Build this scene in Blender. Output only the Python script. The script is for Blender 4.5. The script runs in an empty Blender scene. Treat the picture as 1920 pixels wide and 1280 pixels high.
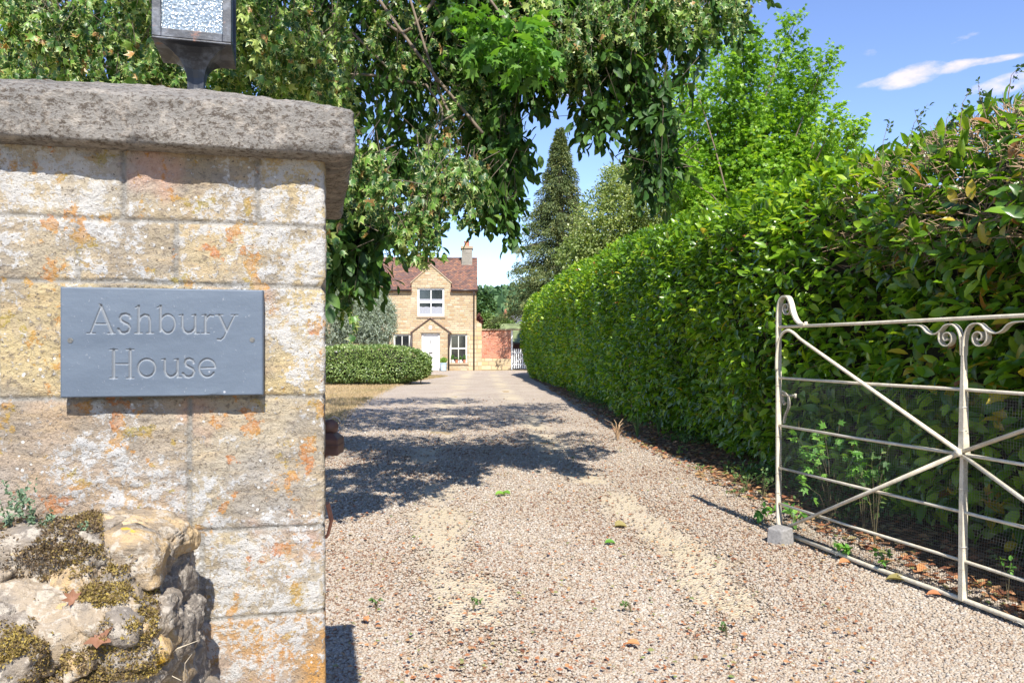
import bpy, math, random
import numpy as np
from mathutils import Vector, Matrix
random.seed(7)
RNG = np.random.default_rng(11)
sc = bpy.context.scene
COL = sc.collection

# ------------------------------------------------------------ camera, sky, sun, exposure
F = 1480.0            # focal length in photo pixels (1920 wide)
HZ = 648.0            # photo row of the horizon
EYE = 1.35
cam_d = bpy.data.cameras.new("camera")
cam_d.sensor_width = 36.0
cam_d.lens = 36.0 * F / 1920.0
cam_d.shift_y = (HZ - 640.0) / 1920.0
cam_d.clip_start = 0.05
cam_d.clip_end = 3000
cam = bpy.data.objects.new("camera", cam_d)
cam.location = (0, 0, EYE)
cam.rotation_euler = (math.radians(90), 0, 0)
COL.objects.link(cam)
sc.camera = cam

SUN_EL = math.radians(47)
SUN_DIR = Vector((-0.18, 0.98, 0)).normalized()       # horizontal travel of the light
world = bpy.data.worlds.new("World")
sc.world = world
world.use_nodes = True
wt = world.node_tree
for n in list(wt.nodes): wt.nodes.remove(n)
def wn(t, **k):
    n = wt.nodes.new(t)
    for a, b in k.items(): setattr(n, a, b)
    return n
wout = wn('ShaderNodeOutputWorld'); wbg = wn('ShaderNodeBackground')
sky = wn('ShaderNodeTexSky', sky_type='NISHITA')
sky.sun_disc = False
sky.sun_elevation = SUN_EL
sky.sun_rotation = math.atan2(-SUN_DIR.x, -SUN_DIR.y)
sky.air_density = 0.85; sky.dust_density = 0.0; sky.ozone_density = 3.0
hsv = wn('ShaderNodeHueSaturation')
hsv.inputs['Saturation'].default_value = 1.04
hsv.inputs['Hue'].default_value = 0.511
hsv.inputs['Value'].default_value = 0.93
wt.links.new(sky.outputs[0], hsv.inputs['Color'])
wbg.inputs['Strength'].default_value = 0.15
# small fair-weather clouds, fixed directions in the sky
tc = wn('ShaderNodeTexCoord')
def vmath(op, a, b=None):
    n = wn('ShaderNodeVectorMath', operation=op)
    wt.links.new(a, n.inputs[0])
    if b is not None:
        if isinstance(b, tuple): n.inputs[1].default_value = b
        else: wt.links.new(b, n.inputs[1])
    return n
def wmath(op, a, b, clamp=False):
    n = wn('ShaderNodeMath', operation=op); n.use_clamp = clamp
    for i, v in enumerate((a, b)):
        if isinstance(v, (int, float)): n.inputs[i].default_value = v
        else: wt.links.new(v, n.inputs[i])
    return n.outputs[0]
nz = wn('ShaderNodeTexNoise'); nz.inputs['Scale'].default_value = 21; nz.inputs['Detail'].default_value = 8
nz.inputs['Roughness'].default_value = 0.6
mp = wn('ShaderNodeMapping'); mp.inputs['Scale'].default_value = (1, 1, 2.2)
wt.links.new(tc.outputs['Generated'], mp.inputs['Vector']); wt.links.new(mp.outputs[0], nz.inputs['Vector'])
def direction(px, py):
    return Vector(((px - 960) / F, 1, (HZ - py) / F)).normalized()
total = None
for (px, py, a, b, tilt, s) in ((1715, 141, 58, 18, 0.12, 1.05), (1775, 129, 50, 11, 0.05, .95), (1838, 117, 60, 6, 0.02, .7), (1655, 152, 40, 8, .15, .6), (1890, 156, 66, 15, .15, .8),
                          (1790, 77, 34, 7, .2, .5), (1080, 172, 60, 12, 0, .35), (1635, 99, 14, 8, 0, .25),
                          (-500, 300, 240, 60, 0, .9), (2500, 200, 300, 60, 0, .9), (1150, 345, 60, 9, 0, .2)):
    d = direction(px, py)
    R = Vector((0, 0, 1)).cross(d).normalized() * -1
    U = d.cross(R).normalized() * 1
    if U.z < 0: U = -U
    R2 = (R * math.cos(tilt) + U * math.sin(tilt)); U2 = (U * math.cos(tilt) - R * math.sin(tilt))
    dif = vmath('SUBTRACT', tc.outputs['Generated'], tuple(d))
    ex = vmath('DOT_PRODUCT', dif.outputs[0], tuple(R2 / (a / F)))
    ey = vmath('DOT_PRODUCT', dif.outputs[0], tuple(U2 / (b / F)))
    r2 = wmath('ADD', wmath('MULTIPLY', ex.outputs['Value'], ex.outputs['Value']), wmath('MULTIPLY', ey.outputs['Value'], ey.outputs['Value']))
    m = wmath('MULTIPLY', wmath('SUBTRACT', 1.25, r2, True), s)
    total = m if total is None else wmath('MAXIMUM', total, m)
nn = wmath('MULTIPLY', wmath('SUBTRACT', nz.outputs['Fac'], 0.56), 3.6)
dens = wmath('ADD', wmath('MULTIPLY', total, 1.15), nn, True)
dens = wmath('MULTIPLY', dens, wmath('MULTIPLY', total, 2.5, True), True)
dens = wmath('MULTIPLY', dens, 0.50, True)
mixc = wn('ShaderNodeMix', data_type='RGBA')
wt.links.new(dens, mixc.inputs['Factor'])
wt.links.new(hsv.outputs[0], mixc.inputs['A'])
mixc.inputs['B'].default_value = (6.3, 5.0, 5.9, 1)
wt.links.new(mixc.outputs['Result'], wbg.inputs['Color'])
wt.links.new(wbg.outputs[0], wout.inputs[0])

sl = bpy.data.lights.new("sun", 'SUN'); sl.energy = 4.9; sl.angle = math.radians(0.55); sl.color = (1.0, 0.955, 0.88)
so = bpy.data.objects.new("sun", sl); COL.objects.link(so)
ldir = Vector((SUN_DIR.x * math.cos(SUN_EL), SUN_DIR.y * math.cos(SUN_EL), -math.sin(SUN_EL)))
so.rotation_euler = ldir.to_track_quat('-Z', 'Y').to_euler()
so.location = (3, -8, 12)
sc.view_settings.view_transform = 'Standard'; sc.view_settings.look = 'None'
sc.view_settings.exposure = 0.88; sc.view_settings.gamma = 1.0
sc.cycles.max_bounces = 8; sc.cycles.diffuse_bounces = 4; sc.cycles.transparent_max_bounces = 12
sc.cycles.caustics_reflective = False; sc.cycles.caustics_refractive = False

# ------------------------------------------------------------ helpers
def at(px, py, d):
    return np.array(((px - 960) / F * d, d, EYE + (HZ - py) / F * d))
def gd(py):            # depth of a ground point seen on photo row py
    return EYE * F / (py - HZ)

def _hash(ix, iy, iz, seed):
    h = (ix.astype(np.int64) * 374761393 + iy.astype(np.int64) * 668265263 + iz.astype(np.int64) * 2147483647 + seed * 974711) & 0x7fffffff
    h = ((h ^ (h >> 13)) * 1274126177) & 0x7fffffff
    h = (h ^ (h >> 16)) & 0x7fffffff
    return (h & 0xffff) / 65535.0
def vnoise(P, seed=0):
    I = np.floor(P).astype(np.int64); f = P - I; f = f * f * (3 - 2 * f)
    out = 0
    for dx in (0, 1):
        wx = f[:, 0] if dx else 1 - f[:, 0]
        for dy in (0, 1):
            wy = f[:, 1] if dy else 1 - f[:, 1]
            for dz in (0, 1):
                wz = f[:, 2] if dz else 1 - f[:, 2]
                out = out + wx * wy * wz * _hash(I[:, 0] + dx, I[:, 1] + dy, I[:, 2] + dz, seed)
    return out
def fbm(P, scale, octv=4, seed=0, gain=.5):
    P = np.asarray(P, float) * scale; a = 1; s = 0; t = 0
    for o in range(octv):
        s = s + a * (vnoise(P, seed + o * 17) - .5); t += a; a *= gain; P = P * 2.03 + 11.3
    return s / t * 2      # about -1..1

def tag(o, label=None, cat=None, group=None, kind=None):
    if label: o['label'] = label
    if cat: o['category'] = cat
    if group: o['group'] = group
    if kind: o['kind'] = kind
    return o
def empty(name, loc=(0, 0, 0), rz=0.0, label=None, cat=None, group=None):
    o = bpy.data.objects.new(name, None); COL.objects.link(o)
    o.location = loc; o.rotation_euler = (0, 0, rz); o.empty_display_size = .2
    return tag(o, label, cat, group)
def link(name, me, mat, parent=None):
    o = bpy.data.objects.new(name, me); COL.objects.link(o)
    if mat is not None:
        for m in (mat if isinstance(mat, (list, tuple)) else [mat]): me.materials.append(m)
    if parent is not None: o.parent = parent
    return o
def np_mesh(name, V, Fc, smooth=False, attrs=None):
    """V (n,3), Fc (m,k) faces of one size"""
    V = np.ascontiguousarray(V, dtype=np.float32); Fc = np.ascontiguousarray(Fc, dtype=np.int32)
    me = bpy.data.meshes.new(name)
    me.vertices.add(len(V)); me.vertices.foreach_set('co', V.ravel())
    k = Fc.shape[1]
    me.loops.add(Fc.size); me.loops.foreach_set('vertex_index', Fc.ravel())
    me.polygons.add(len(Fc)); me.polygons.foreach_set('loop_start', np.arange(0, Fc.size, k, dtype=np.int32))
    if smooth: me.polygons.foreach_set('use_smooth', np.ones(len(Fc), dtype=bool))
    if attrs:
        for an, av in attrs.items():
            a = me.attributes.new(an, 'FLOAT', 'POINT'); a.data.foreach_set('value', np.ascontiguousarray(av, dtype=np.float32))
    me.update(calc_edges=True)
    return me

class MB:
    """collects boxes, tubes and strips and builds ONE mesh"""
    def __init__(s): s.v = []; s.f = []
    def add(s, V, Fs):
        b = len(s.v); s.v += [tuple(map(float, p)) for p in V]; s.f += [tuple(b + i for i in f) for f in Fs]; return s
    def box(s, x0, y0, z0, x1, y1, z1):
        V = [(x, y, z) for z in (z0, z1) for y in (y0, y1) for x in (x0, x1)]
        return s.add(V, [(0, 2, 3, 1), (4, 5, 7, 6), (0, 1, 5, 4), (2, 6, 7, 3), (0, 4, 6, 2), (1, 3, 7, 5)])
    def prism(s, pts, y0, y1):     # polygon in x,z swept along y
        n = len(pts)
        V = [(x, y0, z) for x, z in pts] + [(x, y1, z) for x, z in pts]
        Fs = [tuple(range(n)), tuple(range(2 * n - 1, n - 1, -1))] + [(i, n + i, n + (i + 1) % n, (i + 1) % n) for i in range(n)]
        return s.add(V, Fs)
    def tube(s, pts, r, k=8, cap=True):
        pts = [Vector(p) for p in pts]; n = len(pts)
        rs = r if isinstance(r, (list, tuple, np.ndarray)) else [r] * n
        t0 = (pts[1] - pts[0]).normalized()
        up = Vector((0, 0, 1)) if abs(t0.z) < .9 else Vector((1, 0, 0))
        nrm = t0.cross(up).normalized(); V = []
        for i, p in enumerate(pts):
            t = (pts[min(i + 1, n - 1)] - pts[max(i - 1, 0)]).normalized()
            nrm = (nrm - t * nrm.dot(t)).normalized(); b = t.cross(nrm)
            for j in range(k):
                a = 2 * math.pi * j / k
                V.append(p + (nrm * math.cos(a) + b * math.sin(a)) * rs[i])
        Fs = [(i * k + j, i * k + (j + 1) % k, (i + 1) * k + (j + 1) % k, (i + 1) * k + j) for i in range(n - 1) for j in range(k)]
        if cap: Fs += [tuple(range(k - 1, -1, -1)), tuple((n - 1) * k + j for j in range(k))]
        return s.add(V, Fs)
    def strip(s, pts, w, th, wdir=(0, 1, 0)):
        """flat bar: pts in space, width w along wdir, thickness th"""
        pts = [Vector(p) for p in pts]; W = Vector(wdir).normalized(); n = len(pts); V = []
        ws = w if isinstance(w, (list, tuple)) else [w] * n
        ths = th if isinstance(th, (list, tuple)) else [th] * n
        for i, p in enumerate(pts):
            t = (pts[min(i + 1, n - 1)] - pts[max(i - 1, 0)]).normalized()
            m = t.cross(W).normalized()
            for a, b in ((-1, -1), (1, -1), (1, 1), (-1, 1)): V.append(p + W * (a * ws[i] / 2) + m * (b * ths[i] / 2))
        Fs = [(i * 4 + j, i * 4 + (j + 1) % 4, i * 4 + 4 + (j + 1) % 4, i * 4 + 4 + j) for i in range(n - 1) for j in range(4)]
        Fs += [(3, 2, 1, 0), tuple((n - 1) * 4 + j for j in range(4))]
        return s.add(V, Fs)
    def lathe(s, prof, c=(0, 0, 0), k=20):
        V = []; n = len(prof)
        for r, z in prof:
            for j in range(k):
                a = 2 * math.pi * j / k; V.append((c[0] + r * math.cos(a), c[1] + r * math.sin(a), c[2] + z))
        Fs = [(i * k + j, i * k + (j + 1) % k, (i + 1) * k + (j + 1) % k, (i + 1) * k + j) for i in range(n - 1) for j in range(k)]
        Fs += [tuple(range(k - 1, -1, -1)), tuple((n - 1) * k + j for j in range(k))]
        return s.add(V, Fs)
    def build(s, name, mat, parent=None, smooth=False, bevel=0.0, seg=2):
        me = bpy.data.meshes.new(name); me.from_pydata(s.v, [], s.f); me.validate(); me.update()
        if smooth:
            me.polygons.foreach_set('use_smooth', [True] * len(me.polygons))
        o = link(name, me, mat, parent)
        if bevel:
            b = o.modifiers.new('bevel', 'BEVEL'); b.width = bevel; b.segments = seg; b.limit_method = 'ANGLE'; b.angle_limit = math.radians(40)
        return o

# ------------------------------------------------------------ node material helper
class NT:
    def __init__(s, name):
        s.m = bpy.data.materials.new(name); s.m.use_nodes = True; s.t = s.m.node_tree
        for n in list(s.t.nodes): s.t.nodes.remove(n)
        s.out = s.n('ShaderNodeOutputMaterial'); s.tc = None
    def n(s, t, **k):
        nd = s.t.nodes.new(t)
        for a, b in k.items(): setattr(nd, a, b)
        return nd
    def set(s, sock, v):
        if isinstance(v, bpy.types.NodeSocket): s.t.links.new(v, sock)
        else:
            if isinstance(v, tuple) and len(v) == 3 and sock.type == 'RGBA': v = v + (1,)
            sock.default_value = v
    def co(s, kind='Object'):
        if s.tc is None: s.tc = s.n('ShaderNodeTexCoord')
        return s.tc.outputs[kind]
    def map(s, v, scale=(1, 1, 1), loc=(0, 0, 0)):
        m = s.n('ShaderNodeMapping'); s.set(m.inputs['Vector'], v); m.inputs['Scale'].default_value = scale; m.inputs['Location'].default_value = loc
        return m.outputs[0]
    def noise(s, scale, detail=4, rough=.55, v=None, dist=0):
        n = s.n('ShaderNodeTexNoise'); s.set(n.inputs['Vector'], v if v is not None else s.co())
        n.inputs['Scale'].default_value = scale; n.inputs['Detail'].default_value = detail; n.inputs['Roughness'].default_value = rough
        n.inputs['Distortion'].default_value = dist
        return n.outputs['Fac']
    def vor(s, scale, v=None, feature='F1', out='Distance', rnd=1):
        n = s.n('ShaderNodeTexVoronoi'); n.feature = feature; s.set(n.inputs['Vector'], v if v is not None else s.co())
        n.inputs['Scale'].default_value = scale; n.inputs['Randomness'].default_value = rnd
        return n.outputs[out]
    def ramp(s, f, stops, interp='LINEAR'):
        n = s.n('ShaderNodeValToRGB'); s.set(n.inputs[0], f); e = n.color_ramp.elements; n.color_ramp.interpolation = interp
        while len(e) < len(stops): e.new(.5)
        for el, (p, c) in zip(e, stops):
            el.position = p; el.color = (c if len(c) == 4 else tuple(c) + (1,)) if isinstance(c, tuple) else (c, c, c, 1)
        return n.outputs[0]
    def step(s, f, a, b):     # smooth 0..1 between a and b
        n = s.n('ShaderNodeMapRange', interpolation_type='SMOOTHSTEP'); s.set(n.inputs[0], f)
        n.inputs[1].default_value = a; n.inputs[2].default_value = b
        return n.outputs[0]
    def mix(s, f, a, b, blend='MIX'):
        n = s.n('ShaderNodeMix', data_type='RGBA', blend_type=blend); s.set(n.inputs['Factor'], f); s.set(n.inputs['A'], a); s.set(n.inputs['B'], b)
        return n.outputs['Result']
    def math(s, op, a, b=0.0, clamp=False):
        n = s.n('ShaderNodeMath', operation=op); n.use_clamp = clamp; s.set(n.inputs[0], a); s.set(n.inputs[1], b)
        return n.outputs[0]
    def attr(s, name):
        n = s.n('ShaderNodeAttribute'); n.attribute_name = name; return n.outputs['Fac']
    def bump(s, h, strength=.5, dist=.01, normal=None):
        n = s.n('ShaderNodeBump'); s.set(n.inputs['Height'], h); n.inputs['Strength'].default_value = strength; n.inputs['Distance'].default_value = dist
        if normal is not None: s.set(n.inputs['Normal'], normal)
        return n.outputs[0]
    def bsdf(s, color, rough=.8, normal=None, spec=.5, metal=0.0, **k):
        p = s.n('ShaderNodeBsdfPrincipled'); s.set(p.inputs['Base Color'], color); s.set(p.inputs['Roughness'], rough)
        s.set(p.inputs['Specular IOR Level'], spec); s.set(p.inputs['Metallic'], metal)
        if normal is not None: s.set(p.inputs['Normal'], normal)
        for a, b in k.items(): s.set(p.inputs[a], b)
        return p.outputs[0]
    def done(s, sh):
        s.t.links.new(sh, s.out.inputs['Surface']); return s.m

def simple(name, color, rough=.6, metal=0.0, var=.12, scale=18, bump=0.0, spec=.5):
    t = NT(name); n = t.noise(scale, 5)
    c2 = tuple(min(1, c * (1 + var)) for c in color); c1 = tuple(c * (1 - var) for c in color)
    col = t.ramp(n, [(.3, c1), (.7, c2)])
    nm = t.bump(n, .4, bump) if bump else None
    return t.done(t.bsdf(col, rough, nm, spec, metal))

def leaf_mat(name, stops, rough=.42, trans=.3, edge=None, spec=.5):
    t = NT(name); r = t.attr('rnd'); col = t.ramp(r, stops)
    if edge is not None:
        e = t.attr('edge'); nz = t.noise(60, 2)
        m = t.step(t.math('ADD', e, t.math('MULTIPLY', t.math('SUBTRACT', nz, .5), .9)), edge[1], edge[1] + .2)
        col = t.mix(m, col, edge[0])
    a = t.bsdf(col, rough, None, spec)
    tr = t.n('ShaderNodeBsdfTranslucent'); t.set(tr.inputs[0], t.mix(1.0, col, (1.9, 1.9, .7), 'MULTIPLY'))
    mx = t.n('ShaderNodeMixShader'); mx.inputs[0].default_value = trans
    t.t.links.new(a, mx.inputs[1]); t.t.links.new(tr.outputs[0], mx.inputs[2])
    return t.done(mx.outputs[0])

# ------------------------------------------------------------ leaf templates (x width, y along, z up), all triangles
def T_oval(w=.27):
    V = [(0, 0, 0), (0, .3, 0), (0, .62, -.03), (0, 1, -.14),
         (w * .8, .22, .06), (w, .5, .06), (w * .62, .8, .0), (-w * .8, .22, .06), (-w, .5, .06), (-w * .62, .8, .0)]
    Fc = [(0, 4, 1), (4, 5, 1), (1, 5, 2), (5, 6, 2), (2, 6, 3), (0, 1, 7), (7, 1, 8), (1, 2, 8), (8, 2, 9), (2, 3, 9)]
    return np.array(V), np.array(Fc), np.array([0, 0, 0, 1, 1, 1, 1, 1, 1, 1.])
def T_small(w=.3):
    V = [(0, 0, 0), (w, .45, .06), (0, 1, -.06), (-w, .45, .06)]
    return np.array(V), np.array([(0, 1, 2), (0, 2, 3)]), np.array([0, 1, 1, 1.])
def T_maple():
    out = []
    for ang, r in ((0, 1), (20, .52), (48, .9), (70, .45), (100, .66), (150, .22), (180, .1), (210, .22), (260, .66), (290, .45), (312, .9), (340, .52)):
        a = math.radians(ang); out.append((math.sin(a) * r * .62, .32 + math.cos(a) * r * .66, -.13 * r * r + (.06 if r < .6 else 0)))
    V = [(0, .32, .05)] + out; n = len(out)
    Fc = [(0, 1 + (i + 1) % n, 1 + i) for i in range(n)]
    return np.array(V), np.array(Fc), np.array([0.] + [1.] * n)
def T_crumple(seed):
    """a dry maple leaf: two rings so that it can cup and curl"""
    r_ = np.random.default_rng(seed); base = []
    for ang, r in ((0, 1), (10, .72), (20, .55), (34, .66), (48, .92), (58, .62), (70, .47), (84, .55), (100, .70), (125, .36), (150, .22), (180, .08)): base.append((ang, r))
    base += [(360 - a, r) for a, r in base[-2:0:-1]]
    V = [(0, .32, 0)]; n = len(base)
    for f in (.5, 1.0):
        for a, r in base:
            a = math.radians(a); rr = r * (1 if f == .5 else .9 + .2 * r_.random()); V.append((math.sin(a) * rr * .6 * f, .32 + math.cos(a) * rr * .66 * f, 0))
    V = np.array(V); V[:, 2] = np.abs(V[:, 0]) * .75 + .45 * (V[:, 1] - .35) ** 2 + fbm(V * 4 + seed, 1, 3, seed) * .16
    Fc = [(0, 1 + (i + 1) % n, 1 + i) for i in range(n)]
    for i in range(n): j = (i + 1) % n; Fc += [(1 + i, 1 + j, 1 + n + j), (1 + i, 1 + n + j, 1 + n + i)]
    return V, np.array(Fc), np.array([0.] * (n + 1) + [1.] * n)
def unit(a):
    return a / np.maximum(np.linalg.norm(a, axis=1, keepdims=True), 1e-9)
def leaves(name, P, D, N, S, tmpl, rnd, mat, parent=None, smooth=False):
    V, Fc, E = tmpl; P = np.asarray(P); D = unit(np.asarray(D)); X = unit(np.cross(D, np.asarray(N))); Z = np.cross(X, D)
    S = np.asarray(S)[:, None, None]
    W = P[:, None, :] + S * (V[None, :, 0:1] * X[:, None, :] + V[None, :, 1:2] * D[:, None, :] + V[None, :, 2:3] * Z[:, None, :])
    n, m = len(P), len(V)
    FF = (Fc[None] + (np.arange(n) * m)[:, None, None]).reshape(-1, 3)
    me = np_mesh(name, W.reshape(-1, 3), FF, smooth, {'rnd': np.repeat(rnd, m), 'edge': np.tile(E, n)})
    return link(name, me, mat, parent)
def rvec(n): return unit(RNG.normal(size=(n, 3)))
def sprigs(blobs, per, leaves_per, length, leaf, droop=.3, spread=.9, shell=.0, outw=.5, centre=0.0):
    """blobs: (cx,cy,cz, rx,ry,rz, weight). returns P, D, N, S, twigs"""
    P = []; D = []; N = []; S = []; tw = []
    for b in blobs:
        n = max(1, int(per * b[6])); u = rvec(n); rad = RNG.random(n) ** (1 / 3.)
        if shell: rad = shell + (1 - shell) * rad
        c = np.array(b[:3]); R = np.array(b[3:6])
        p0 = c + u * R * rad[:, None]
        d = unit(u * outw + rvec(n) * .6 + np.array([0, 0, -droop]))
        if centre: p0 = p0 - d * length * centre
        for k in range(leaves_per):
            t = (k + RNG.random(n) * .6) / leaves_per
            q = p0 + d * (t * length)[:, None] + np.array([0, 0, -1]) * (droop * .5 * length * t * t)[:, None]
            side = rvec(n)
            dd = unit(d * .7 + side * spread + np.array([0, 0, -droop]))
            P.append(q); D.append(dd); N.append(unit(np.array([0, 0, 1.]) + rvec(n) * .75)); S.append(leaf * (.65 + .6 * RNG.random(n)))
        tw.append((p0, d))
    return np.concatenate(P), np.concatenate(D), np.concatenate(N), np.concatenate(S), tw
def twig_mesh(name, tw, length, r, mat, parent, frac=1.0, droop=.3):
    P0 = np.concatenate([a for a, b in tw]); Dd = np.concatenate([b for a, b in tw])
    k = RNG.random(len(P0)) < frac; P0 = P0[k]; Dd = Dd[k]; n = len(P0)
    P1 = P0 + Dd * length + np.array([0, 0, -droop * .5 * length]); Pm = P0 + Dd * length * .5 + np.array([0, 0, -droop * .12 * length])
    Pb = P0 - Dd * length * .5
    a = unit(np.cross(Dd, np.tile([0.3, .2, 1.], (n, 1)))); b = np.cross(Dd, a)
    V = []
    for Q, rr in ((Pb, r * 1.3), (P0, r), (Pm, r * .7), (P1, r * .35)):
        for ang in (0, 2.094, 4.189): V.append(Q + (a * math.cos(ang) + b * math.sin(ang)) * rr)
    V = np.stack(V, 1).reshape(-1, 3); f = []
    for i in range(3):
        for j in range(3): f.append((i * 3 + j, i * 3 + (j + 1) % 3, i * 3 + 3 + (j + 1) % 3, i * 3 + 3 + j))
    FF = (np.array(f)[None] + (np.arange(n) * 12)[:, None, None]).reshape(-1, 4)
    return link(name, np_mesh(name, V, FF), mat, parent)
# ------------------------------------------------------------ ground, drive, hill
def ground_mat():
    t = NT('dry_lawn'); n1 = t.noise(.35, 5); n2 = t.noise(6, 6, .7); n3 = t.noise(60, 4, .7)
    c = t.mix(t.step(n1, .42, .62), (.42, .31, .19), (.25, .21, .10))
    c = t.mix(t.step(n2, .35, .75), c, (.50, .37, .21)); c = t.mix(t.math('MULTIPLY', t.step(n3, .4, .7), .5), c, (.13, .10, .055))
    return t.done(t.bsdf(c, .95, t.bump(n3, .7, .03), .15))
def gravel_mat():
    t = NT('gravel_drive'); v = t.co()
    f1 = t.vor(62, v); cc = t.vor(62, v, out='Color'); sep = t.n('ShaderNodeSeparateColor'); t.set(sep.inputs[0], cc)
    col = t.ramp(sep.outputs[0], [(0, (.28, .19, .14)), (.25, (.40, .32, .24)), (.5, (.49, .42, .335)), (.75, (.45, .38, .315)), (1, (.58, .52, .44))])
    gap = t.step(f1, .30, .62)
    col = t.mix(t.math('MULTIPLY', gap, .35), col, (.22, .165, .12))
    big = t.noise(.9, 4, .6); b2 = t.noise(.28, 3)
    dust = t.step(t.noise(1.3, 5, .65, t.map(v, (1, .45, 1))), .55, .68)
    f = t.noise(240, 3, .7)
    sand = t.ramp(f, [(.3, (.47, .385, .26)), (.7, (.58, .49, .34))])
    tr = t.attr('sand')
    col = t.mix(t.math('MULTIPLY', t.math('MAXIMUM', t.math('MULTIPLY', dust, .25), tr, True), .9), col, sand)
    col = t.mix(t.math('MULTIPLY', t.step(big, .35, .7), .28), col, (.58, .50, .41))
    col = t.mix(t.math('MULTIPLY', t.step(b2, .55, .75), .25), col, (.42, .31, .23))
    h = t.math('SUBTRACT', 1.0, t.math('MULTIPLY', f1, 1.2, True))
    nm = t.bump(h, .9, .012); nm = t.bump(t.noise(30, 5, .7), .4, .02, nm)
    return t.done(t.bsdf(col, .92, nm, .2))
M_lawn = ground_mat(); M_gravel = gravel_mat()
M_soil = None
def soil_mat():
    t = NT('leaf_litter_soil'); n1 = t.noise(14, 6, .7); n2 = t.vor(30, out='Color'); sep = t.n('ShaderNodeSeparateColor'); t.set(sep.inputs[0], n2)
    c = t.ramp(sep.outputs[0], [(0, (.07, .045, .03)), (.4, (.14, .085, .05)), (.7, (.26, .13, .07)), (1, (.34, .24, .15))])
    c = t.mix(t.step(n1, .45, .7), c, (.10, .075, .05))
    return t.done(t.bsdf(c, .95, t.bump(n1, .8, .03), .1))
M_soil = soil_mat()

# ground sheet reaching the horizon, finer near the drive, slightly uneven
def sheet(name, xs, ys, zf, mat, keep=None, attrs=None, kind='structure'):
    X, Y = np.meshgrid(xs, ys); Z = zf(X, Y); nx, ny = len(xs), len(ys)
    V = np.stack([X, Y, Z], -1).reshape(-1, 3)
    i = np.arange(nx - 1)[None] + (np.arange(ny - 1) * nx)[:, None]; i = i.ravel()
    Fc = np.stack([i, i + 1, i + nx + 1, i + nx], 1)
    if keep is not None:
        c = V[Fc].mean(1); Fc = Fc[keep(c[:, 0], c[:, 1])]
    me = np_mesh(name, V, Fc, True, {k: f(V) for k, f in attrs.items()} if attrs else None)
    return tag(link(name, me, mat), kind=kind)
gx = np.concatenate([[-900, -300, -100, -50, -30], np.arange(-20, 20.1, 1.0), [30, 50, 100, 300, 900]])
gy = np.concatenate([[-300, -60, -20], np.arange(-6, 60.1, 1.0), [70, 90, 130, 220, 500, 1500]])
sheet('ground', gx, gy, lambda X, Y: X * 0 - .02, M_lawn)
# drive outline: left edge and right edge as x at depth y
LE = [(-8, -3.2), (2, -2.3), (5, -2.4), (8, -2.8), (10, -3.0), (13, -3.05), (18, -3.5), (22, -3.75), (26, -3.9), (30, -3.75), (33, -3.3), (35.2, -2.9), (36.6, -3.4), (38, -6), (39.5, -12), (43.5, -16)]
RE = [(-8, 6), (1, 3.0), (4.5, 2.55), (6, 2.35), (8, 2.05), (10, 1.9), (13, 1.75), (16.5, 1.65), (22, 1.4), (29, .95), (33, .75), (36, 1.2), (38, 6), (43.5, 12)]
def left_edge(y): return np.interp(y, [a for a, b in LE], [b for a, b in LE])
def right_edge(y): return np.interp(y, [a for a, b in RE], [b for a, b in RE])
def wob(x, y, s=1.7, a=.18, seed=3): return fbm(np.stack([x, y, x * 0], -1), s, 4, seed) * a
def in_drive(x, y, m=0.0):
    w = wob(x, y)
    return (x > left_edge(y) + w + m) & (x < right_edge(y) + w - m) & (y < 43.3)
def sand_mask(x, y):
    """two dusty wheel lines that wander up the drive, broken into patches"""
    P = np.stack([x, y, x * 0], -1)
    c1 = np.interp(y, [0, 2.9, 4.1, 5.5, 9, 20, 40], [-.25, -.02, -.22, -.45, -.95, -1.6, -2.2])
    c2 = np.interp(y, [0, 2.9, 5.5, 7.5, 9, 20, 40], [.9, 1.15, 1.12, .85, .6, .0, -1.0])
    n = fbm(P, 1.6, 4, 5); n2 = fbm(P, 6, 3, 9)
    wv = lambda c, w: np.clip(1.25 - np.abs(x - c - n2 * .12) / w, 0, 1)
    m = np.maximum(wv(c1, .30), wv(c2, .26)) * np.clip((n + .20) * 2.6, 0, 1)
    return np.clip(m * 1.15, 0, 1)
dx = np.concatenate([np.arange(-16, -7.5, .6), np.arange(-7.5, -1.5, .12), np.arange(-1.5, 3.2, .045), np.arange(3.2, 12.1, .4)])
dy = np.concatenate([np.arange(-8, 2.4, .4), np.arange(2.4, 9, .05), np.arange(9, 20, .12), np.arange(20, 43.4, .25)])
def drive_z(X, Y):
    P = np.stack([X.ravel(), Y.ravel(), X.ravel() * 0], -1)
    return (-.004 + fbm(P, .8, 3, 21) * .012 - .012 * sand_mask(P[:, 0], P[:, 1])).reshape(X.shape)
sheet('driveway', dx, dy, drive_z, M_gravel, lambda x, y: in_drive(x, y, -.06), {'sand': lambda V: sand_mask(V[:, 0], V[:, 1])})
# strip of soil and leaf litter under the hedge
sx = np.arange(0.3, 6.5, .12); sy = np.arange(-1, 38, .15)
def soil_z(X, Y):
    P = np.stack([X.ravel(), Y.ravel(), X.ravel() * 0], -1)
    rise = np.clip((P[:, 0] - right_edge(P[:, 1]) - .05) / 1.0, 0, 1) * .06
    return (-.014 + rise + fbm(P, 3, 4, 31) * .018 * np.clip(rise * 20, 0, 1)).reshape(X.shape)
sheet('hedge_bank', sx, sy, soil_z, M_soil, lambda x, y: (x > right_edge(y) - .35))

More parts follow.
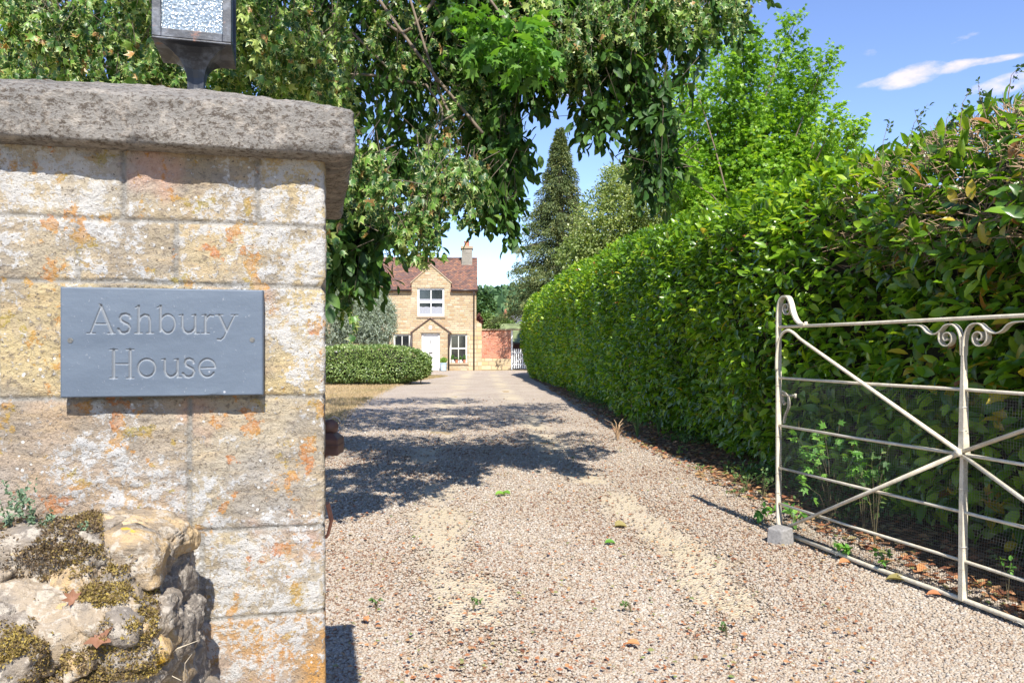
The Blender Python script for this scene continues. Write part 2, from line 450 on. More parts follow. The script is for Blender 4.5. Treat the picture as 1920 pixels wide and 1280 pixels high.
# loose stones of the drive: many angular chippings
def ico():
    p = (1 + 5 ** .5) / 2
    V = np.array([(-1, p, 0), (1, p, 0), (-1, -p, 0), (1, -p, 0), (0, -1, p), (0, 1, p), (0, -1, -p), (0, 1, -p), (p, 0, -1), (p, 0, 1), (-p, 0, -1), (-p, 0, 1)]) / 1.9
    Fc = np.array([(0, 11, 5), (0, 5, 1), (0, 1, 7), (0, 7, 10), (0, 10, 11), (1, 5, 9), (5, 11, 4), (11, 10, 2), (10, 7, 6), (7, 1, 8), (3, 9, 4), (3, 4, 2), (3, 2, 6), (3, 6, 8), (3, 8, 9), (4, 9, 5), (2, 4, 11), (6, 2, 10), (8, 6, 7), (9, 8, 1)])
    return V, Fc
def pebble_mat():
    t = NT('limestone_chippings'); r = t.attr('rnd')
    c = t.ramp(r, [(0, (.16, .085, .05)), (.09, (.25, .165, .11)), (.25, (.33, .26, .19)), (.55, (.39, .33, .255)), (.8, (.335, .295, .25)), (1, (.47, .42, .355))])
    n = t.noise(90, 3); c = t.mix(t.math('MULTIPLY', t.step(n, .4, .7), .25), c, (.30, .24, .19))
    return t.done(t.bsdf(c, .85, None, .3))
M_peb = pebble_mat()
def stones(name, n, y0, y1, sz):
    y = y0 * (y1 / y0) ** RNG.random(n) if False else 1 / (1 / y0 - (1 / y0 - 1 / y1) * RNG.random(n))
    y = y + .05 * RNG.normal(size=n); x = -.30 * y - .3 + RNG.random(n) * 1.15 * y
    sz = sz * (y / 3.6) ** .5
    ok = in_drive(x, y, -.10) & (x < right_edge(y) + .25) & (RNG.random(n) < np.clip((y1 * .97 - y) / (y1 * .45), 0, 1))
    sm = sand_mask(x, y); ok &= RNG.random(n) > np.clip(sm * 1.1, 0, .9) ** .7
    x = x[ok]; y = y[ok]; n = len(x)
    V, Fc = ico(); s = sz[ok] * (.45 + .75 * RNG.random(n) ** 1.5)
    z = -.004 + fbm(np.stack([x, y, x * 0], -1), .8, 3, 21) * .012 + s * (.15 + .3 * RNG.random(n))
    # random rotation and squash
    a = rvec(n); b = unit(np.cross(a, rvec(n))); c = np.cross(a, b)
    jit = 1 + (RNG.random((n, 12, 1)) - .5) * .5
    L = V[None] * jit * np.stack([.62 + .2 * RNG.random(n), .5 + .2 * RNG.random(n), .36 + .14 * RNG.random(n)], -1)[:, None, :]
    flat = RNG.random(n) < .92   # most stones lie flat
    th = RNG.random(n) * 6.283; tl = (RNG.random((n, 3)) - .5) * .45
    a2 = unit(np.stack([np.cos(th), np.sin(th), tl[:, 0] * .5], -1)); c2 = unit(np.stack([tl[:, 1] * .6, tl[:, 2] * .6, np.ones(n)], -1)); b2 = unit(np.cross(c2, a2)); c2 = np.cross(a2, b2)
    A = np.where(flat[:, None], a2, a); B = np.where(flat[:, None], b2, b); C = np.where(flat[:, None], c2, c)
    W = np.stack([x, y, z], -1)[:, None, :] + s[:, None, None] * (L[..., 0:1] * A[:, None] + L[..., 1:2] * B[:, None] + L[..., 2:3] * C[:, None])
    FF = (Fc[None] + (np.arange(n) * 12)[:, None, None]).reshape(-1, 3)
    rnd = np.clip(RNG.random(n) + fbm(np.stack([x, y, x * 0], -1), 1.2, 3, 77) * .25, 0, 1)
    me = np_mesh(name, W.reshape(-1, 3), FF, False, {'rnd': np.repeat(rnd, 12)})
    return me
me1 = stones('gravel_stones', 330000, 2.6, 22, .0128)
o = tag(link('gravel_stones', me1, M_peb), 'loose pale limestone chippings covering the near part of the drive', 'gravel', kind='stuff')

# scattered litter (stuff): bits of brown leaf on gravel and along the bank
M_litter = leaf_mat('dead_leaf', [(0, (.16, .06, .03)), (.35, (.36, .14, .06)), (.6, (.42, .22, .10)), (.85, (.32, .24, .12)), (1, (.14, .20, .05))], .7, .12)
def litter(name, n, xf, yf, size, label):
    x, y = xf(n), None
    x, y = x
    k = len(x); P = np.stack([x, y, np.full(k, .012) + RNG.random(k) * .012], -1)
    th = RNG.random(k) * 6.283; D = np.stack([np.cos(th), np.sin(th), (RNG.random(k) - .4) * .5], -1)
    N = np.array([0, 0, 1.]) + rvec(k) * .5
    o = leaves(name, P, D, N, size * (.5 + RNG.random(k)), T_small(.32), RNG.random(k), M_litter)
    return tag(o, label, 'leaf litter', kind='stuff')
def gravel_pts(n):
    y = 2.7 + 9 * RNG.random(n) ** 1.3; x = -.3 * y + RNG.random(n) * (.62 * y + .5); ok = in_drive(x, y); return x[ok], y[ok]
litter('leaf_litter', 5200, gravel_pts, None, .024, 'tiny reddish brown leaf scraps sprinkled over the gravel')
def bank_pts(n):
    y = 1.5 + 24 * RNG.random(n) ** 1.5; x = right_edge(y) - .15 + RNG.random(n) ** 1.3 * .9; return x, y
o = litter('leaf_litter', 5200, bank_pts, None, .055, 'drift of dry orange brown leaves along the foot of the tall hedge')
me = o.data; co = np.empty(len(me.vertices) * 3, dtype=np.float32); me.vertices.foreach_get('co', co); co = co.reshape(-1, 3)
co[:, 2] += np.clip((co[:, 0] - right_edge(co[:, 1]) - .05), 0, 1) * .06 + .004; me.vertices.foreach_set('co', co.ravel()); me.update()
# low green weeds creeping out from the hedge foot
n = 900; wy = 3.2 + 20 * RNG.random(n) ** 1.4; wx = right_edge(wy) + .15 + .75 * RNG.random(n); wn_ = fbm(np.stack([wx, wy, wx * 0], -1), 1.1, 3, 43); kk = wn_ > .02; wx, wy = wx[kk], wy[kk]
m_ = 11; k = len(wx) * m_; cx_ = np.repeat(wx, m_) + RNG.normal(size=k) * .05; cy_ = np.repeat(wy, m_) + RNG.normal(size=k) * .05
P = np.stack([cx_, cy_, .02 + .09 * RNG.random(k) ** 1.5 + .05 * np.clip(cx_ - right_edge(cy_), 0, 1)], -1)
tag(leaves('ground_weeds', P, rvec(k) + np.array([0, 0, .5]), np.array([0, 0, 1.]) + rvec(k) * .6, .022 + .035 * RNG.random(k), T_small(.33), RNG.random(k), leaf_mat('creeping_weed_leaf', [(0, (.045, .10, .025)), (.6, (.09, .18, .04)), (1, (.18, .27, .08))], .55, .25)), 'low creeping green weeds among the dead leaves at the hedge foot', 'weeds', kind='stuff')
# dead grass tufts along the lawn edge and lawn
M_grass = leaf_mat('dry_grass', [(0, (.50, .38, .23)), (.6, (.43, .32, .18)), (.93, (.26, .24, .10)), (1, (.12, .18, .05))], .7, .2)
def grass_pts(n):
    y = 8 + 28 * RNG.random(n); x = left_edge(y) - RNG.random(n) ** 1.6 * 3.6 + .1 * RNG.normal(size=n); return x, y
gxp, gyp = grass_pts(42000); k = len(gxp)
P = np.stack([gxp, gyp, np.full(k, -.022)], -1); D = np.array([0, 0, 1.]) + rvec(k) * .55
gn = fbm(P, .5, 3, 41)
tag(leaves('grass', P, D, rvec(k), .035 + .05 * RNG.random(k), T_small(.07), np.clip(RNG.random(k) * .55 + gn * .9 + .15, 0, 1), M_grass), 'parched straw coloured lawn grass left of the drive', 'grass', kind='stuff')
# ------------------------------------------------------------ stone gate pillar
PTH = math.atan(.2466); PC, PS = math.cos(PTH), math.sin(PTH); PD = 1.5; PX = (610 - 960) / F * PD
def face(px, py, ly=0.0):
    """pillar-local (x, z) of the point seen at (px, py) on the plane y = ly"""
    k = (px - 960) / F
    lx = (k * (PD + PC * ly) - PX + PS * ly) / (PC - PS * k)
    Y = PD + PS * lx + PC * ly
    return lx, EYE + (HZ - py) / F * Y
def ploc(lx, ly, z): return (PX + PC * lx - PS * ly, PD + PS * lx + PC * ly, z)

def stone_mat():
    t = NT('lichened_limestone'); v = t.co(); tint = t.attr('tint'); joint = t.attr('joint')
    base = t.ramp(tint, [(0, (.40, .32, .20)), (.25, (.42, .36, .27)), (.5, (.50, .40, .22)), (.75, (.38, .32, .26)), (1, (.50, .27, .09))])
    n1 = t.noise(7, 6, .62); n2 = t.noise(26, 6, .7); n3 = t.noise(95, 5, .75); n4 = t.noise(3.1, 5, .6, t.map(v, (1, 1, 1), (4, 2, 7)))
    vh = t.noise(16, 6, .7, t.map(v, (.45, 1, 2.4)))
    c = t.mix(t.math('MULTIPLY', t.step(n1, .45, .62), .75), base, (.27, .235, .19))
    c = t.mix(t.math('MULTIPLY', t.step(vh, .46, .68), .5), c, (.50, .36, .20))
    c = t.mix(t.math('MULTIPLY', t.step(t.noise(2.6, 4, .6, t.map(v, (1, 1, 1), (8, 8, 1))), .5, .66), .5), c, (.36, .36, .37))
    c = t.mix(t.math('MULTIPLY', t.step(n3, .50, .62), .75), c, (.17, .14, .11))
    pk = t.noise(5.5, 3, .5, t.map(v, (1, 1, 1), (9, 1, 3)))
    c = t.mix(t.math('MULTIPLY', t.step(pk, .6, .72), .45), c, (.55, .28, .20))
    c = t.mix(t.math('MULTIPLY', joint, .9), c, t.ramp(n3, [(.3, (.18, .168, .15)), (.7, (.36, .34, .30))]))
    # pale crust lichen
    pat = t.step(n4, .42, .58)
    w = t.step(t.math('ADD', t.math('ADD', n2, t.math('MULTIPLY', n3, .8)), t.math('MULTIPLY', t.math('SUBTRACT', pat, .5), .16)), .91, 1.01)
    w = t.math('MULTIPLY', w, t.math('SUBTRACT', 1.0, t.math('MULTIPLY', joint, .65)), True)
    c = t.mix(t.math('MULTIPLY', w, .85), c, t.mix(n1, (.60, .57, .51), (.44, .45, .47)))
    dots = t.vor(60, v); sp = t.step(dots, .20, .12); spn = t.step(t.noise(11, 2), .5, .56)
    c = t.mix(t.math('MULTIPLY', sp, spn), c, (.68, .67, .64))
    # orange and yellow rosettes
    om = t.noise(10, 3, .55, t.map(v, (1, 1, 1), (2, 5, 1.4))); of = t.noise(27, 5, .70, t.map(v, (1, 1, 1), (1, 1, 8)))
    o = t.step(t.math('ADD', t.math('MULTIPLY', om, .75), of), .955, 1.02)
    o2 = t.step(t.math('ADD', t.math('MULTIPLY', om, .75), of), 1.02, 1.07)
    oc = t.ramp(t.noise(9, 2), [(.4, (.44, .165, .05)), (.5, (.46, .23, .045)), (.62, (.32, .25, .05))])
    oc = t.mix(t.math('MULTIPLY', o2, .55), oc, (.48, .36, .26))
    c = t.mix(t.math('MULTIPLY', t.math('MULTIPLY', o, .85), t.step(n3, .25, .5)), c, oc)
    c = t.mix(t.step(t.noise(150, 3, .6), .63, .70), c, (.13, .11, .09))
    h = t.math('ADD', n2, t.math('MULTIPLY', n3, .8)); nm = t.bump(h, 1.0, .010); nm = t.bump(t.noise(260, 3, .7), .7, .003, nm)
    return t.done(t.bsdf(c, .95, nm, .15))
M_stone = stone_mat()
def cap_mat():
    t = NT('weathered_capstone'); v = t.co(); n1 = t.noise(5, 6, .65); n2 = t.noise(120, 5, .8, t.map(v, (.8, .8, 1.15))); n3 = t.noise(32, 5, .7)
    c = t.mix(t.step(n1, .38, .66), (.33, .305, .27), (.22, .21, .195))
    c = t.mix(t.math('MULTIPLY', t.step(n2, .50, .57), .85), c, (.10, .078, .06))
    c = t.mix(t.math('MULTIPLY', t.step(n3, .50, .66), .6), c, (.50, .44, .37))
    c = t.mix(t.step(t.noise(7, 6, .7, t.map(v, (1, 1, 1), (3, 3, 3))), .60, .74), c, (.50, .48, .45))
    nm = t.bump(t.math('ADD', n2, n3), 1.0, .009)
    return t.done(t.bsdf(c, .96, nm, .1))
M_cap = cap_mat()

def perim(x0, x1, y0, y1, r, fine, mid, coarse):
    """closed outline starting at front-left, running front, right, back, left; returns points and outward normals"""
    pts = []; nr = []
    def seg(a, b, n, step):
        k = max(1, int(round(np.linalg.norm(np.subtract(b, a)) / step)))
        for i in range(k): pts.append(tuple(np.array(a) + (np.array(b) - a) * i / k)); nr.append(n)
    def arc(c, a0):
        for i in range(5):
            a = math.radians(a0 + 90 * i / 5); pts.append((c[0] + r * math.cos(a), c[1] + r * math.sin(a))); nr.append((math.cos(a), math.sin(a)))
    seg((x0 + r, y0), (x1 - r, y0), (0, -1), fine); arc((x1 - r, y0 + r), -90)
    seg((x1, y0 + r), (x1, y1 - r), (1, 0), mid); arc((x1 - r, y1 - r), 0)
    seg((x1 - r, y1), (x0 + r, y1), (0, 1), coarse); arc((x0 + r, y1 - r), 90)
    seg((x0, y1 - r), (x0, y0 + r), (-1, 0), mid); arc((x0 + r, y0 + r), 180)
    return np.array(pts), np.array(nr)
def ring_faces(nr_, np_):
    i = np.arange(nr_ - 1)[:, None] * np_; j = np.arange(np_)[None]; j2 = (j + 1) % np_
    return np.stack([i + j, i + j2, i + np_ + j2, i + np_ + j], -1).reshape(-1, 4)

PW = .66
pillar = empty('gate_pillar', (PX, PD, 0), PTH, 'square dressed stone gate pillar spotted with orange and white lichen, carrying the slate house sign', 'gate pillar')
P2, N2 = perim(-PW, 0, 0, PW, .009, .0028, .012, .03)
zs = np.concatenate([np.arange(-.1, .74, .03), np.arange(.74, 1.703, .0028)])
courses = [1.703, 1.576, 1.4645, 1.257, 1.008, .846, .62, .40, .18, -.1]
vj = [[232, 483], [148, 330], [-5], [355], [377], [372], [200], [400], [250]]
nP, nZ = len(P2), len(zs)
X = np.tile(P2[:, 0], (nZ, 1)); Y = np.tile(P2[:, 1], (nZ, 1)); Z = np.tile(zs[:, None], (1, nP))
Pf = np.stack([X, Y, Z], -1).reshape(-1, 3)
wj = fbm(Pf, 9, 3, 61) * .004
joint = np.zeros(len(Pf)); tint = np.zeros(len(Pf)); zz = Pf[:, 2] + wj + fbm(Pf, 2.2, 2, 63) * .004
for c in courses[1:-1]: joint = np.maximum(joint, np.clip(1.6 - np.abs(zz - c) / .0036, 0, 1))
for ci in range(len(courses) - 1):
    m = (zz <= courses[ci]) & (zz > courses[ci + 1])
    xs = sorted(face(p, 640)[0] for p in vj[ci]); u = Pf[:, 0] + Pf[:, 1] * 1.0
    idx = np.zeros(len(Pf), int)
    for q in xs:
        joint = np.where(m, np.maximum(joint, np.clip(1.6 - np.abs(Pf[:, 0] + wj * .7 - q) / .0040, 0, 1)), joint)
        idx += (Pf[:, 0] > q)
    tv = [[.3, .05, .55, .4], [.3, .1, .55, .5], [.35, .5, .3, .4], [.75, .28, .3, .4], [.3, .30, .6, .2], [.9, 1.0, 1, 1], [.8, .9, .2, .3], [.1, .5, .7, .2], [.4, .2, .1, .6]][ci]
    tint[m] = np.array(tv)[idx[m]]
tint = np.clip(tint + fbm(Pf, 5, 4, 67) * .16, 0, 1)
disp = fbm(Pf, 4, 3, 71) * .0035 + fbm(Pf * np.array([1, 1, 1.7]), 22, 5, 73, .65) * .0046 - joint * .0034
chip = np.clip(fbm(Pf, 13, 3, 79) - .45, 0, 1) * .02
disp = disp - chip
nn2 = np.tile(N2, (nZ, 1, 1)).reshape(-1, 2)
Pf[:, 0] += nn2[:, 0] * disp; Pf[:, 1] += nn2[:, 1] * disp
me = np_mesh('shaft', Pf, ring_faces(nZ, nP), True, {'tint': tint, 'joint': joint})
link('shaft', me, M_stone, pillar)

# capstone: projecting slab with a low pyramid top
oh = .052
P2, N2 = perim(-PW - oh, oh, -oh - .003, PW + oh, .008, .004, .008, .04)
cx, cy = -PW / 2, PW / 2
prof = [(.80, 1.700), (.88, 1.700), (.97, 1.7005)] + [(1, z) for z in np.linspace(1.704, 1.782, 22)] + [(.985, 1.789), (.96, 1.795)] + [(s, 1.793 + (.96 - s) / .62 * .086) for s in np.linspace(.92, .34, 26)] + [(.2, 1.882), (.02, 1.883)]
V = []; W = []
for s, z in prof:
    q = np.stack([cx + (P2[:, 0] - cx) * s, cy + (P2[:, 1] - cy) * s, np.full(len(P2), z)], -1); V.append(q)
V = np.concatenate(V); nn3 = np.tile(N2, (len(prof), 1)); sc_ = np.repeat([s for s, z in prof], len(P2))
dsp = fbm(V, 3.5, 3, 81) * .0035 + fbm(V, 34, 5, 83, .65) * .0075 - np.clip(fbm(V, 12, 4, 87) - .35, 0, 1) * .03
low = np.clip((1.716 - V[:, 2]) / .014, 0, 1) * (.004 + np.clip(fbm(V, 16, 4, 89), -.2, 1) * .014)
side = np.clip((sc_ - .9) / .1, 0, 1)
V[:, 0] += nn3[:, 0] * (dsp * side - low * side); V[:, 1] += nn3[:, 1] * (dsp * side - low * side)
V[:, 2] += np.where(V[:, 2] > 1.785, dsp * .8, 0) + np.where(V[:, 2] < 1.702, -np.abs(dsp) * .4, 0) + np.where(side > .5, fbm(V, 6, 3, 90) * .004, 0)
link('capstone', np_mesh('capstone', V, ring_faces(len(prof), len(P2)), True), M_cap, pillar)

# ------------------------------------------------------------ slate sign with cut lettering (a fine height field)
def slate_mat():
    t = NT('riven_slate'); v = t.co(); n = t.noise(5, 5, .6, t.map(v, (.5, 1, 2.6))); n2 = t.noise(130, 4, .7)
    c = t.ramp(n, [(.3, (.068, .090, .122)), (.55, (.096, .123, .160)), (.75, (.128, .158, .198))])
    c = t.mix(t.step(n2, .64, .72), c, (.20, .22, .25))
    d = t.vor(40, v); c = t.mix(t.math('MULTIPLY', t.step(d, .10, .05), t.step(t.noise(6, 2), .5, .6)), c, (.42, .43, .45))
    c = t.mix(t.math('MULTIPLY', t.attr('cut'), .6), c, (.28, .295, .31))
    return t.done(t.bsdf(c, .55, t.bump(n2, .25, .002), .45))
SIGN_Y = -.034
sx0, sz1 = face(113, 538, SIGN_Y); sx1, sz0 = face(493, 741, SIGN_Y)
_, zl1 = face(113, 537, SIGN_Y); _, zl0 = face(113, 745, SIGN_Y)
sz1 = (sz1 + zl1) / 2; sz0 = (sz0 + zl0) / 2
sign = empty('house_sign', ploc((sx0 + sx1) / 2, 0, sz0), PTH, 'blue grey slate plaque with the carved words Ashbury House, screwed to the stone pillar', 'sign')
def ell(cx, cy, rx, ry, a0=0, a1=360, n=26): return [(cx + rx * math.cos(math.radians(a0 + (a1 - a0) * i / n)), cy + ry * math.sin(math.radians(a0 + (a1 - a0) * i / n))) for i in range(n + 1)]
TH, TK, SF = 2.2, 3.6, 1.6      # half widths in photo pixels
strokes = [
    ([(190, 573), (170, 624)], TH), ([(189, 573), (210, 624)], TK), ([(177, 607), (203, 607)], SF + .2), ([(163, 624.5), (179, 624.5)], SF), ([(203, 624.5), (216, 624.5)], SF), ([(186, 570), (191, 575)], SF),
    ([(244, 596), (242, 591), (235, 588.5), (228, 590), (225, 596), (227, 601), (234, 605), (240, 608), (243.5, 614), (241, 621), (233, 624.5), (226, 623), (222, 617)], TK - .6),
    ([(260, 574), (260, 624)], TK - .5), ([(254, 577), (260, 574)], SF), ([(253, 624.5), (267, 624.5)], SF), ([(261, 602), (264, 594), (271, 590), (278, 592), (281, 600), (281, 624)], TK - .8), ([(275, 624.5), (288, 624.5)], SF),
    ([(301, 574), (301, 620)], TK - .5), ([(295, 577), (301, 574)], SF), (ell(314.5, 607, 13.5, 17.5), TH + .3),
    ([(342, 591), (342, 613), (345, 620), (351, 624), (358, 623), (364, 618), (366, 611)], TK - .7), ([(366, 591), (366, 624)], TK - .5), ([(336, 591), (342, 590.5)], SF), ([(360, 591), (366, 590.5)], SF), ([(366, 624.5), (374, 624.5)], SF),
    ([(385, 591), (385, 624)], TK - .5), ([(379, 591), (385, 590.5)], SF), ([(378, 624.5), (392, 624.5)], SF), ([(386, 602), (389, 595), (394, 591), (400, 592)], TH + .2),
    ([(411, 591), (425, 621)], TK - .5), ([(440, 591), (425, 622), (420, 632), (414, 637), (408, 636)], TH), ([(404, 590.5), (418, 590.5)], SF), ([(434, 590.5), (446, 590.5)], SF),
    ([(213, 656), (213, 708)], TK), ([(244, 656), (244, 708)], TK), ([(213, 682), (244, 682)], SF + .2)] + [([(x - 7, y), (x + 7, y)], SF) for x in (213, 244) for y in (655.5, 708.5)] + [
    (ell(275, 689.5, 16, 16.5), TH + .5),
    ([(309, 674), (309, 695), (312, 702), (318, 706), (325, 705), (331, 700), (333, 694)], TK - .7), ([(333, 674), (333, 706)], TK - .5), ([(303, 674), (309, 673.5)], SF), ([(327, 674), (333, 673.5)], SF), ([(333, 706.5), (341, 706.5)], SF),
    ([(363, 680), (361, 675), (355, 672.5), (349, 674), (347, 680), (349, 685), (355, 688), (361, 691), (364, 697), (361, 704), (354, 706.5), (347, 705), (343, 700)], TK - .6),
    (ell(388.5, 689.5, 15, 16.5, -2, -325, 30), TH + .5), ([(374, 690), (403, 689)], SF + .2)]
hx, hz = sx1 - sx0, sz1 - sz0
gxn = int(hx / .00075); gzn = int(hz / .00075)
U = np.linspace(sx0, sx1, gxn); Wz = np.linspace(sz0, sz1, gzn); UU, WW = np.meshgrid(U, Wz)
pxm = abs(face(300, 640, SIGN_Y)[0] - face(301, 640, SIGN_Y)[0])
hgt = np.zeros_like(UU)
for pts, w in strokes:
    q = [face(a, b, SIGN_Y) for a, b in pts]; hw = w * pxm
    for (a, b), (c, d) in zip(q[:-1], q[1:]):
        m = (UU > min(a, c) - hw) & (UU < max(a, c) + hw) & (WW > min(b, d) - hw) & (WW < max(b, d) + hw)
        if not m.any(): continue
        L = (c - a) ** 2 + (d - b) ** 2 + 1e-12
        tt = np.clip(((UU[m] - a) * (c - a) + (WW[m] - b) * (d - b)) / L, 0, 1)
        dist = np.hypot(UU[m] - a - tt * (c - a), WW[m] - b - tt * (d - b))
        hgt[m] = np.maximum(hgt[m], np.clip(hw - dist, 0, None) * 1.5)
PP = np.stack([UU, UU * 0, WW], -1).reshape(-1, 3)
rough_ = fbm(PP, 9, 4, 91) * .0007 + fbm(PP, 60, 3, 93) * .00025
ed = np.minimum(np.minimum(UU - sx0, sx1 - UU), np.minimum(WW - sz0, sz1 - WW)).ravel()
chipb = np.clip(fbm(PP, 20, 3, 95) - .1, 0, 1) * np.clip((sz0 + .012 - PP[:, 2]) / .012, 0, 1) * np.clip((PP[:, 0] - (sx0 + .45 * hx)) / .05, 0, 1) * .012
y = rough_ + hgt.ravel() + np.clip(.002 - ed, 0, None) * .8 + chipb
V = np.stack([PP[:, 0] - (sx0 + sx1) / 2, SIGN_Y + y, PP[:, 2] - sz0], -1)
i = (np.arange(gxn - 1)[None] + (np.arange(gzn - 1) * gxn)[:, None]).ravel(); Fc = np.stack([i, i + 1, i + gxn + 1, i + gxn], 1)
# side walls
border = np.concatenate([np.arange(gxn), np.arange(1, gzn) * gxn + gxn - 1, np.arange(gxn - 2, -1, -1) + (gzn - 1) * gxn, np.arange(gzn - 2, 0, -1) * gxn])
nb = len(V); B = V[border].copy(); B[:, 1] = .004; V = np.concatenate([V, B]); k = len(border); j = np.arange(k); j2 = (j + 1) % k
Fc = np.concatenate([Fc, np.stack([border[j2], border[j], nb + j, nb + j2], 1)])
cut = np.concatenate([np.clip(hgt.ravel() / .0012, 0, 1), np.zeros(k)])
link('plaque', np_mesh('plaque', V, Fc, False, {'cut': cut}), slate_mat(), sign)
M_brass = simple('old_screw_metal', (.20, .19, .17), .45, .8, .3, 200)
for px, py in ((132, 638), (473, 637)):
    lx, lz = face(px, py, SIGN_Y); lx -= (sx0 + sx1) / 2; lz -= sz0
    m = MB()
    for sgn in (-1, 1):    # slotted dome head in two halves
        pts = [(lx + .0045 * math.cos(a), lz + .0045 * math.sin(a)) for a in np.linspace(-.35 if sgn > 0 else math.pi - 1.05, 2.45 if sgn > 0 else math.pi * 2 - 1.0 + .3, 12)]
        m.prism(pts, SIGN_Y - .0012, SIGN_Y + .004)
    m.build('screw', M_brass, sign)

# ------------------------------------------------------------ lantern on the pillar
def lampmetal():
    t = NT('flaking_black_paint'); n = t.noise(22, 6, .65); n2 = t.noise(70, 4, .7)
    c = t.mix(t.step(n, .45, .62), (.022, .024, .03), (.10, .11, .13)); c = t.mix(t.step(t.noise(9, 5, .7, t.map(t.co(), (1, 1, 1), (3, 1, 1))), .60, .66), c, (.20, .085, .05))
    return t.done(t.bsdf(c, .42, t.bump(n2, .4, .002), .6))
M_lamp = lampmetal()
LX, LY = -.276, .33
lamp = empty('pillar_lantern', ploc(LX, LY, 1.880), PTH + .03, 'black metal square lantern with frosted rippled glass standing on the pillar cap', 'lantern')
m = MB(); V = []; prof = [(.030, 0), (.030, .006), (.018, .008), (.0165, .04), (.0175, .060), (.022, .078), (.031, .094), (.048, .108), (.068, .117)]
for w, z in prof:
    for a, b in ((-1, -1), (-.25, -.72), (.25, -.72), (1, -1), (.72, -.25), (.72, .25), (1, 1), (.25, .72), (-.25, .72), (-1, 1), (-.72, .25), (-.72, -.25)): V.append((a * w, b * w, z))
k = 12; m.add(V, [(i * k + j, i * k + (j + 1) % k, (i + 1) * k + (j + 1) % k, (i + 1) * k + j) for i in range(len(prof) - 1) for j in range(k)] + [tuple(range(k - 1, -1, -1)), tuple((len(prof) - 1) * k + j for j in range(k))])
m.build('bracket', M_lamp, lamp)
hw = .079; zb, zt = .117, .385
m = MB(); m.box(-hw, -hw, zb, hw, hw, zb + .004)
fw = .018
for sx_ in (-1, 1):
    for sy_ in (-1, 1):
        x0 = sx_ * hw; y0 = sy_ * hw
        m.box(min(x0, x0 - sx_ * fw), min(y0, y0 - sy_ * fw), zb + .005, max(x0, x0 - sx_ * fw), max(y0, y0 - sy_ * fw), zt)
for s in (-1, 1):
    a, b = sorted((s * hw * .985, s * (hw - .012)))
    for z0, z1 in ((zb + .005, zb + .023), (zt - .02, zt - .001)):
        m.box(-hw + fw, a, z0, hw - fw, b, z1); m.box(a, -hw + fw, z0, b, hw - fw, z1)
m.build('lamp_frame', M_lamp, lamp, bevel=.0012)
m = MB(); m.add([(-.1, -.1, zt), (.1, -.1, zt), (.1, .1, zt), (-.1, .1, zt), (-.1, -.1, zt + .012), (.1, -.1, zt + .012), (.1, .1, zt + .012), (-.1, .1, zt + .012), (-.03, -.03, zt + .09), (.03, -.03, zt + .09), (.03, .03, zt + .09), (-.03, .03, zt + .09)],
      [(3, 2, 1, 0), (0, 1, 5, 4), (1, 2, 6, 5), (2, 3, 7, 6), (3, 0, 4, 7), (4, 5, 9, 8), (5, 6, 10, 9), (6, 7, 11, 10), (7, 4, 8, 11), (8, 9, 10, 11)])
m.lathe([(.012, .085), (.022, .10), (.024, .115), (.015, .13), (.003, .145)], (0, 0, zt), 12)
m.build('lamp_roof', M_lamp, lamp, bevel=.001)
def rglass():
    t = NT('rippled_glass'); d = t.vor(190); n = t.noise(120, 3)
    c = t.ramp(t.noise(150, 2), [(.3, (.20, .29, .40)), (.5, (.34, .43, .52)), (.7, (.62, .70, .75))])
    return t.done(t.bsdf(c, .16, t.bump(t.math('ADD', d, n), .7, .003), .9, 0, **{'Transmission Weight': .45}))
M_rg = rglass(); m = MB()
for s in (-1, 1):
    a, b = sorted((s * (hw - .006), s * (hw - .009)))
    m.box(-hw + fw + .0005, a, zb + .0235, hw - fw - .0005, b, zt - .0205); m.box(a, -hw + fw + .0005, zb + .0235, b, hw - fw - .0005, zt - .0205)
m.build('glass', M_rg, lamp)
MB().lathe([(.012, .122), (.012, .14), (.022, .165), (.03, .195), (.026, .222), (.012, .238), (.001, .242)], (0, 0, 0), 16).build('bulb', simple('opal_bulb', (.85, .85, .82), .2), lamp, smooth=True)

# ------------------------------------------------------------ brown metal fittings on the pillar's inner side
M_brown = simple('brown_weathered_metal', (.145, .075, .055), .55, .0, .25, 40, .003)
box_d = 2.15
def side_x(px): return (px - 960) / F * box_d
lb = empty('latch_box', (side_x(612) - .03, box_d, .98), 0.0, 'brown metal box with sloping shoulders and knob, jutting from behind the pillar edge', 'latch box')
z = lambda py: EYE + (HZ - py) / F * box_d - .98
w1 = side_x(638.5) - (side_x(612) - .03)
m = MB(); zt_, zs_, zb_ = z(812), z(821), z(851)
V = []
for zz_, ins in ((zb_, 0), (zb_ + .006, -.0), (zs_, 0), (zt_, .014), (zt_ + .004, .022)):
    V += [(-.08, -.035 + ins, zz_), (w1 - ins, -.035 + ins, zz_), (w1 - ins, .045 - ins, zz_), (-.08, .045 - ins, zz_)]
m.add(V, [(i * 4 + j, i * 4 + (j + 1) % 4, i * 4 + 4 + (j + 1) % 4, i * 4 + 4 + j) for i in range(4) for j in range(4)] + [(3, 2, 1, 0), (16, 17, 18, 19)])
m.build('housing', M_brown, lb, bevel=.003)
MB().box(-.08, -.0375, z(834), w1 + .0015, .0475, z(832)).build('rib', M_brown, lb)
MB().lathe([(.014, 0), (.022, .006), (.024, .018), (.021, .03), (.012, .036), (.002, .038)], (.038, .005, zt_), 16).build('knob', M_brown, lb, smooth=True)
MB().tube([(.033, 0, zt_ + .034), (.05, 0, zt_ + .046), (.062, 0, zt_ + .04), (.068, 0, zt_ + .03)], .0022, 6).build('wire', simple('dull_wire', (.5, .45, .4), .5), lb)
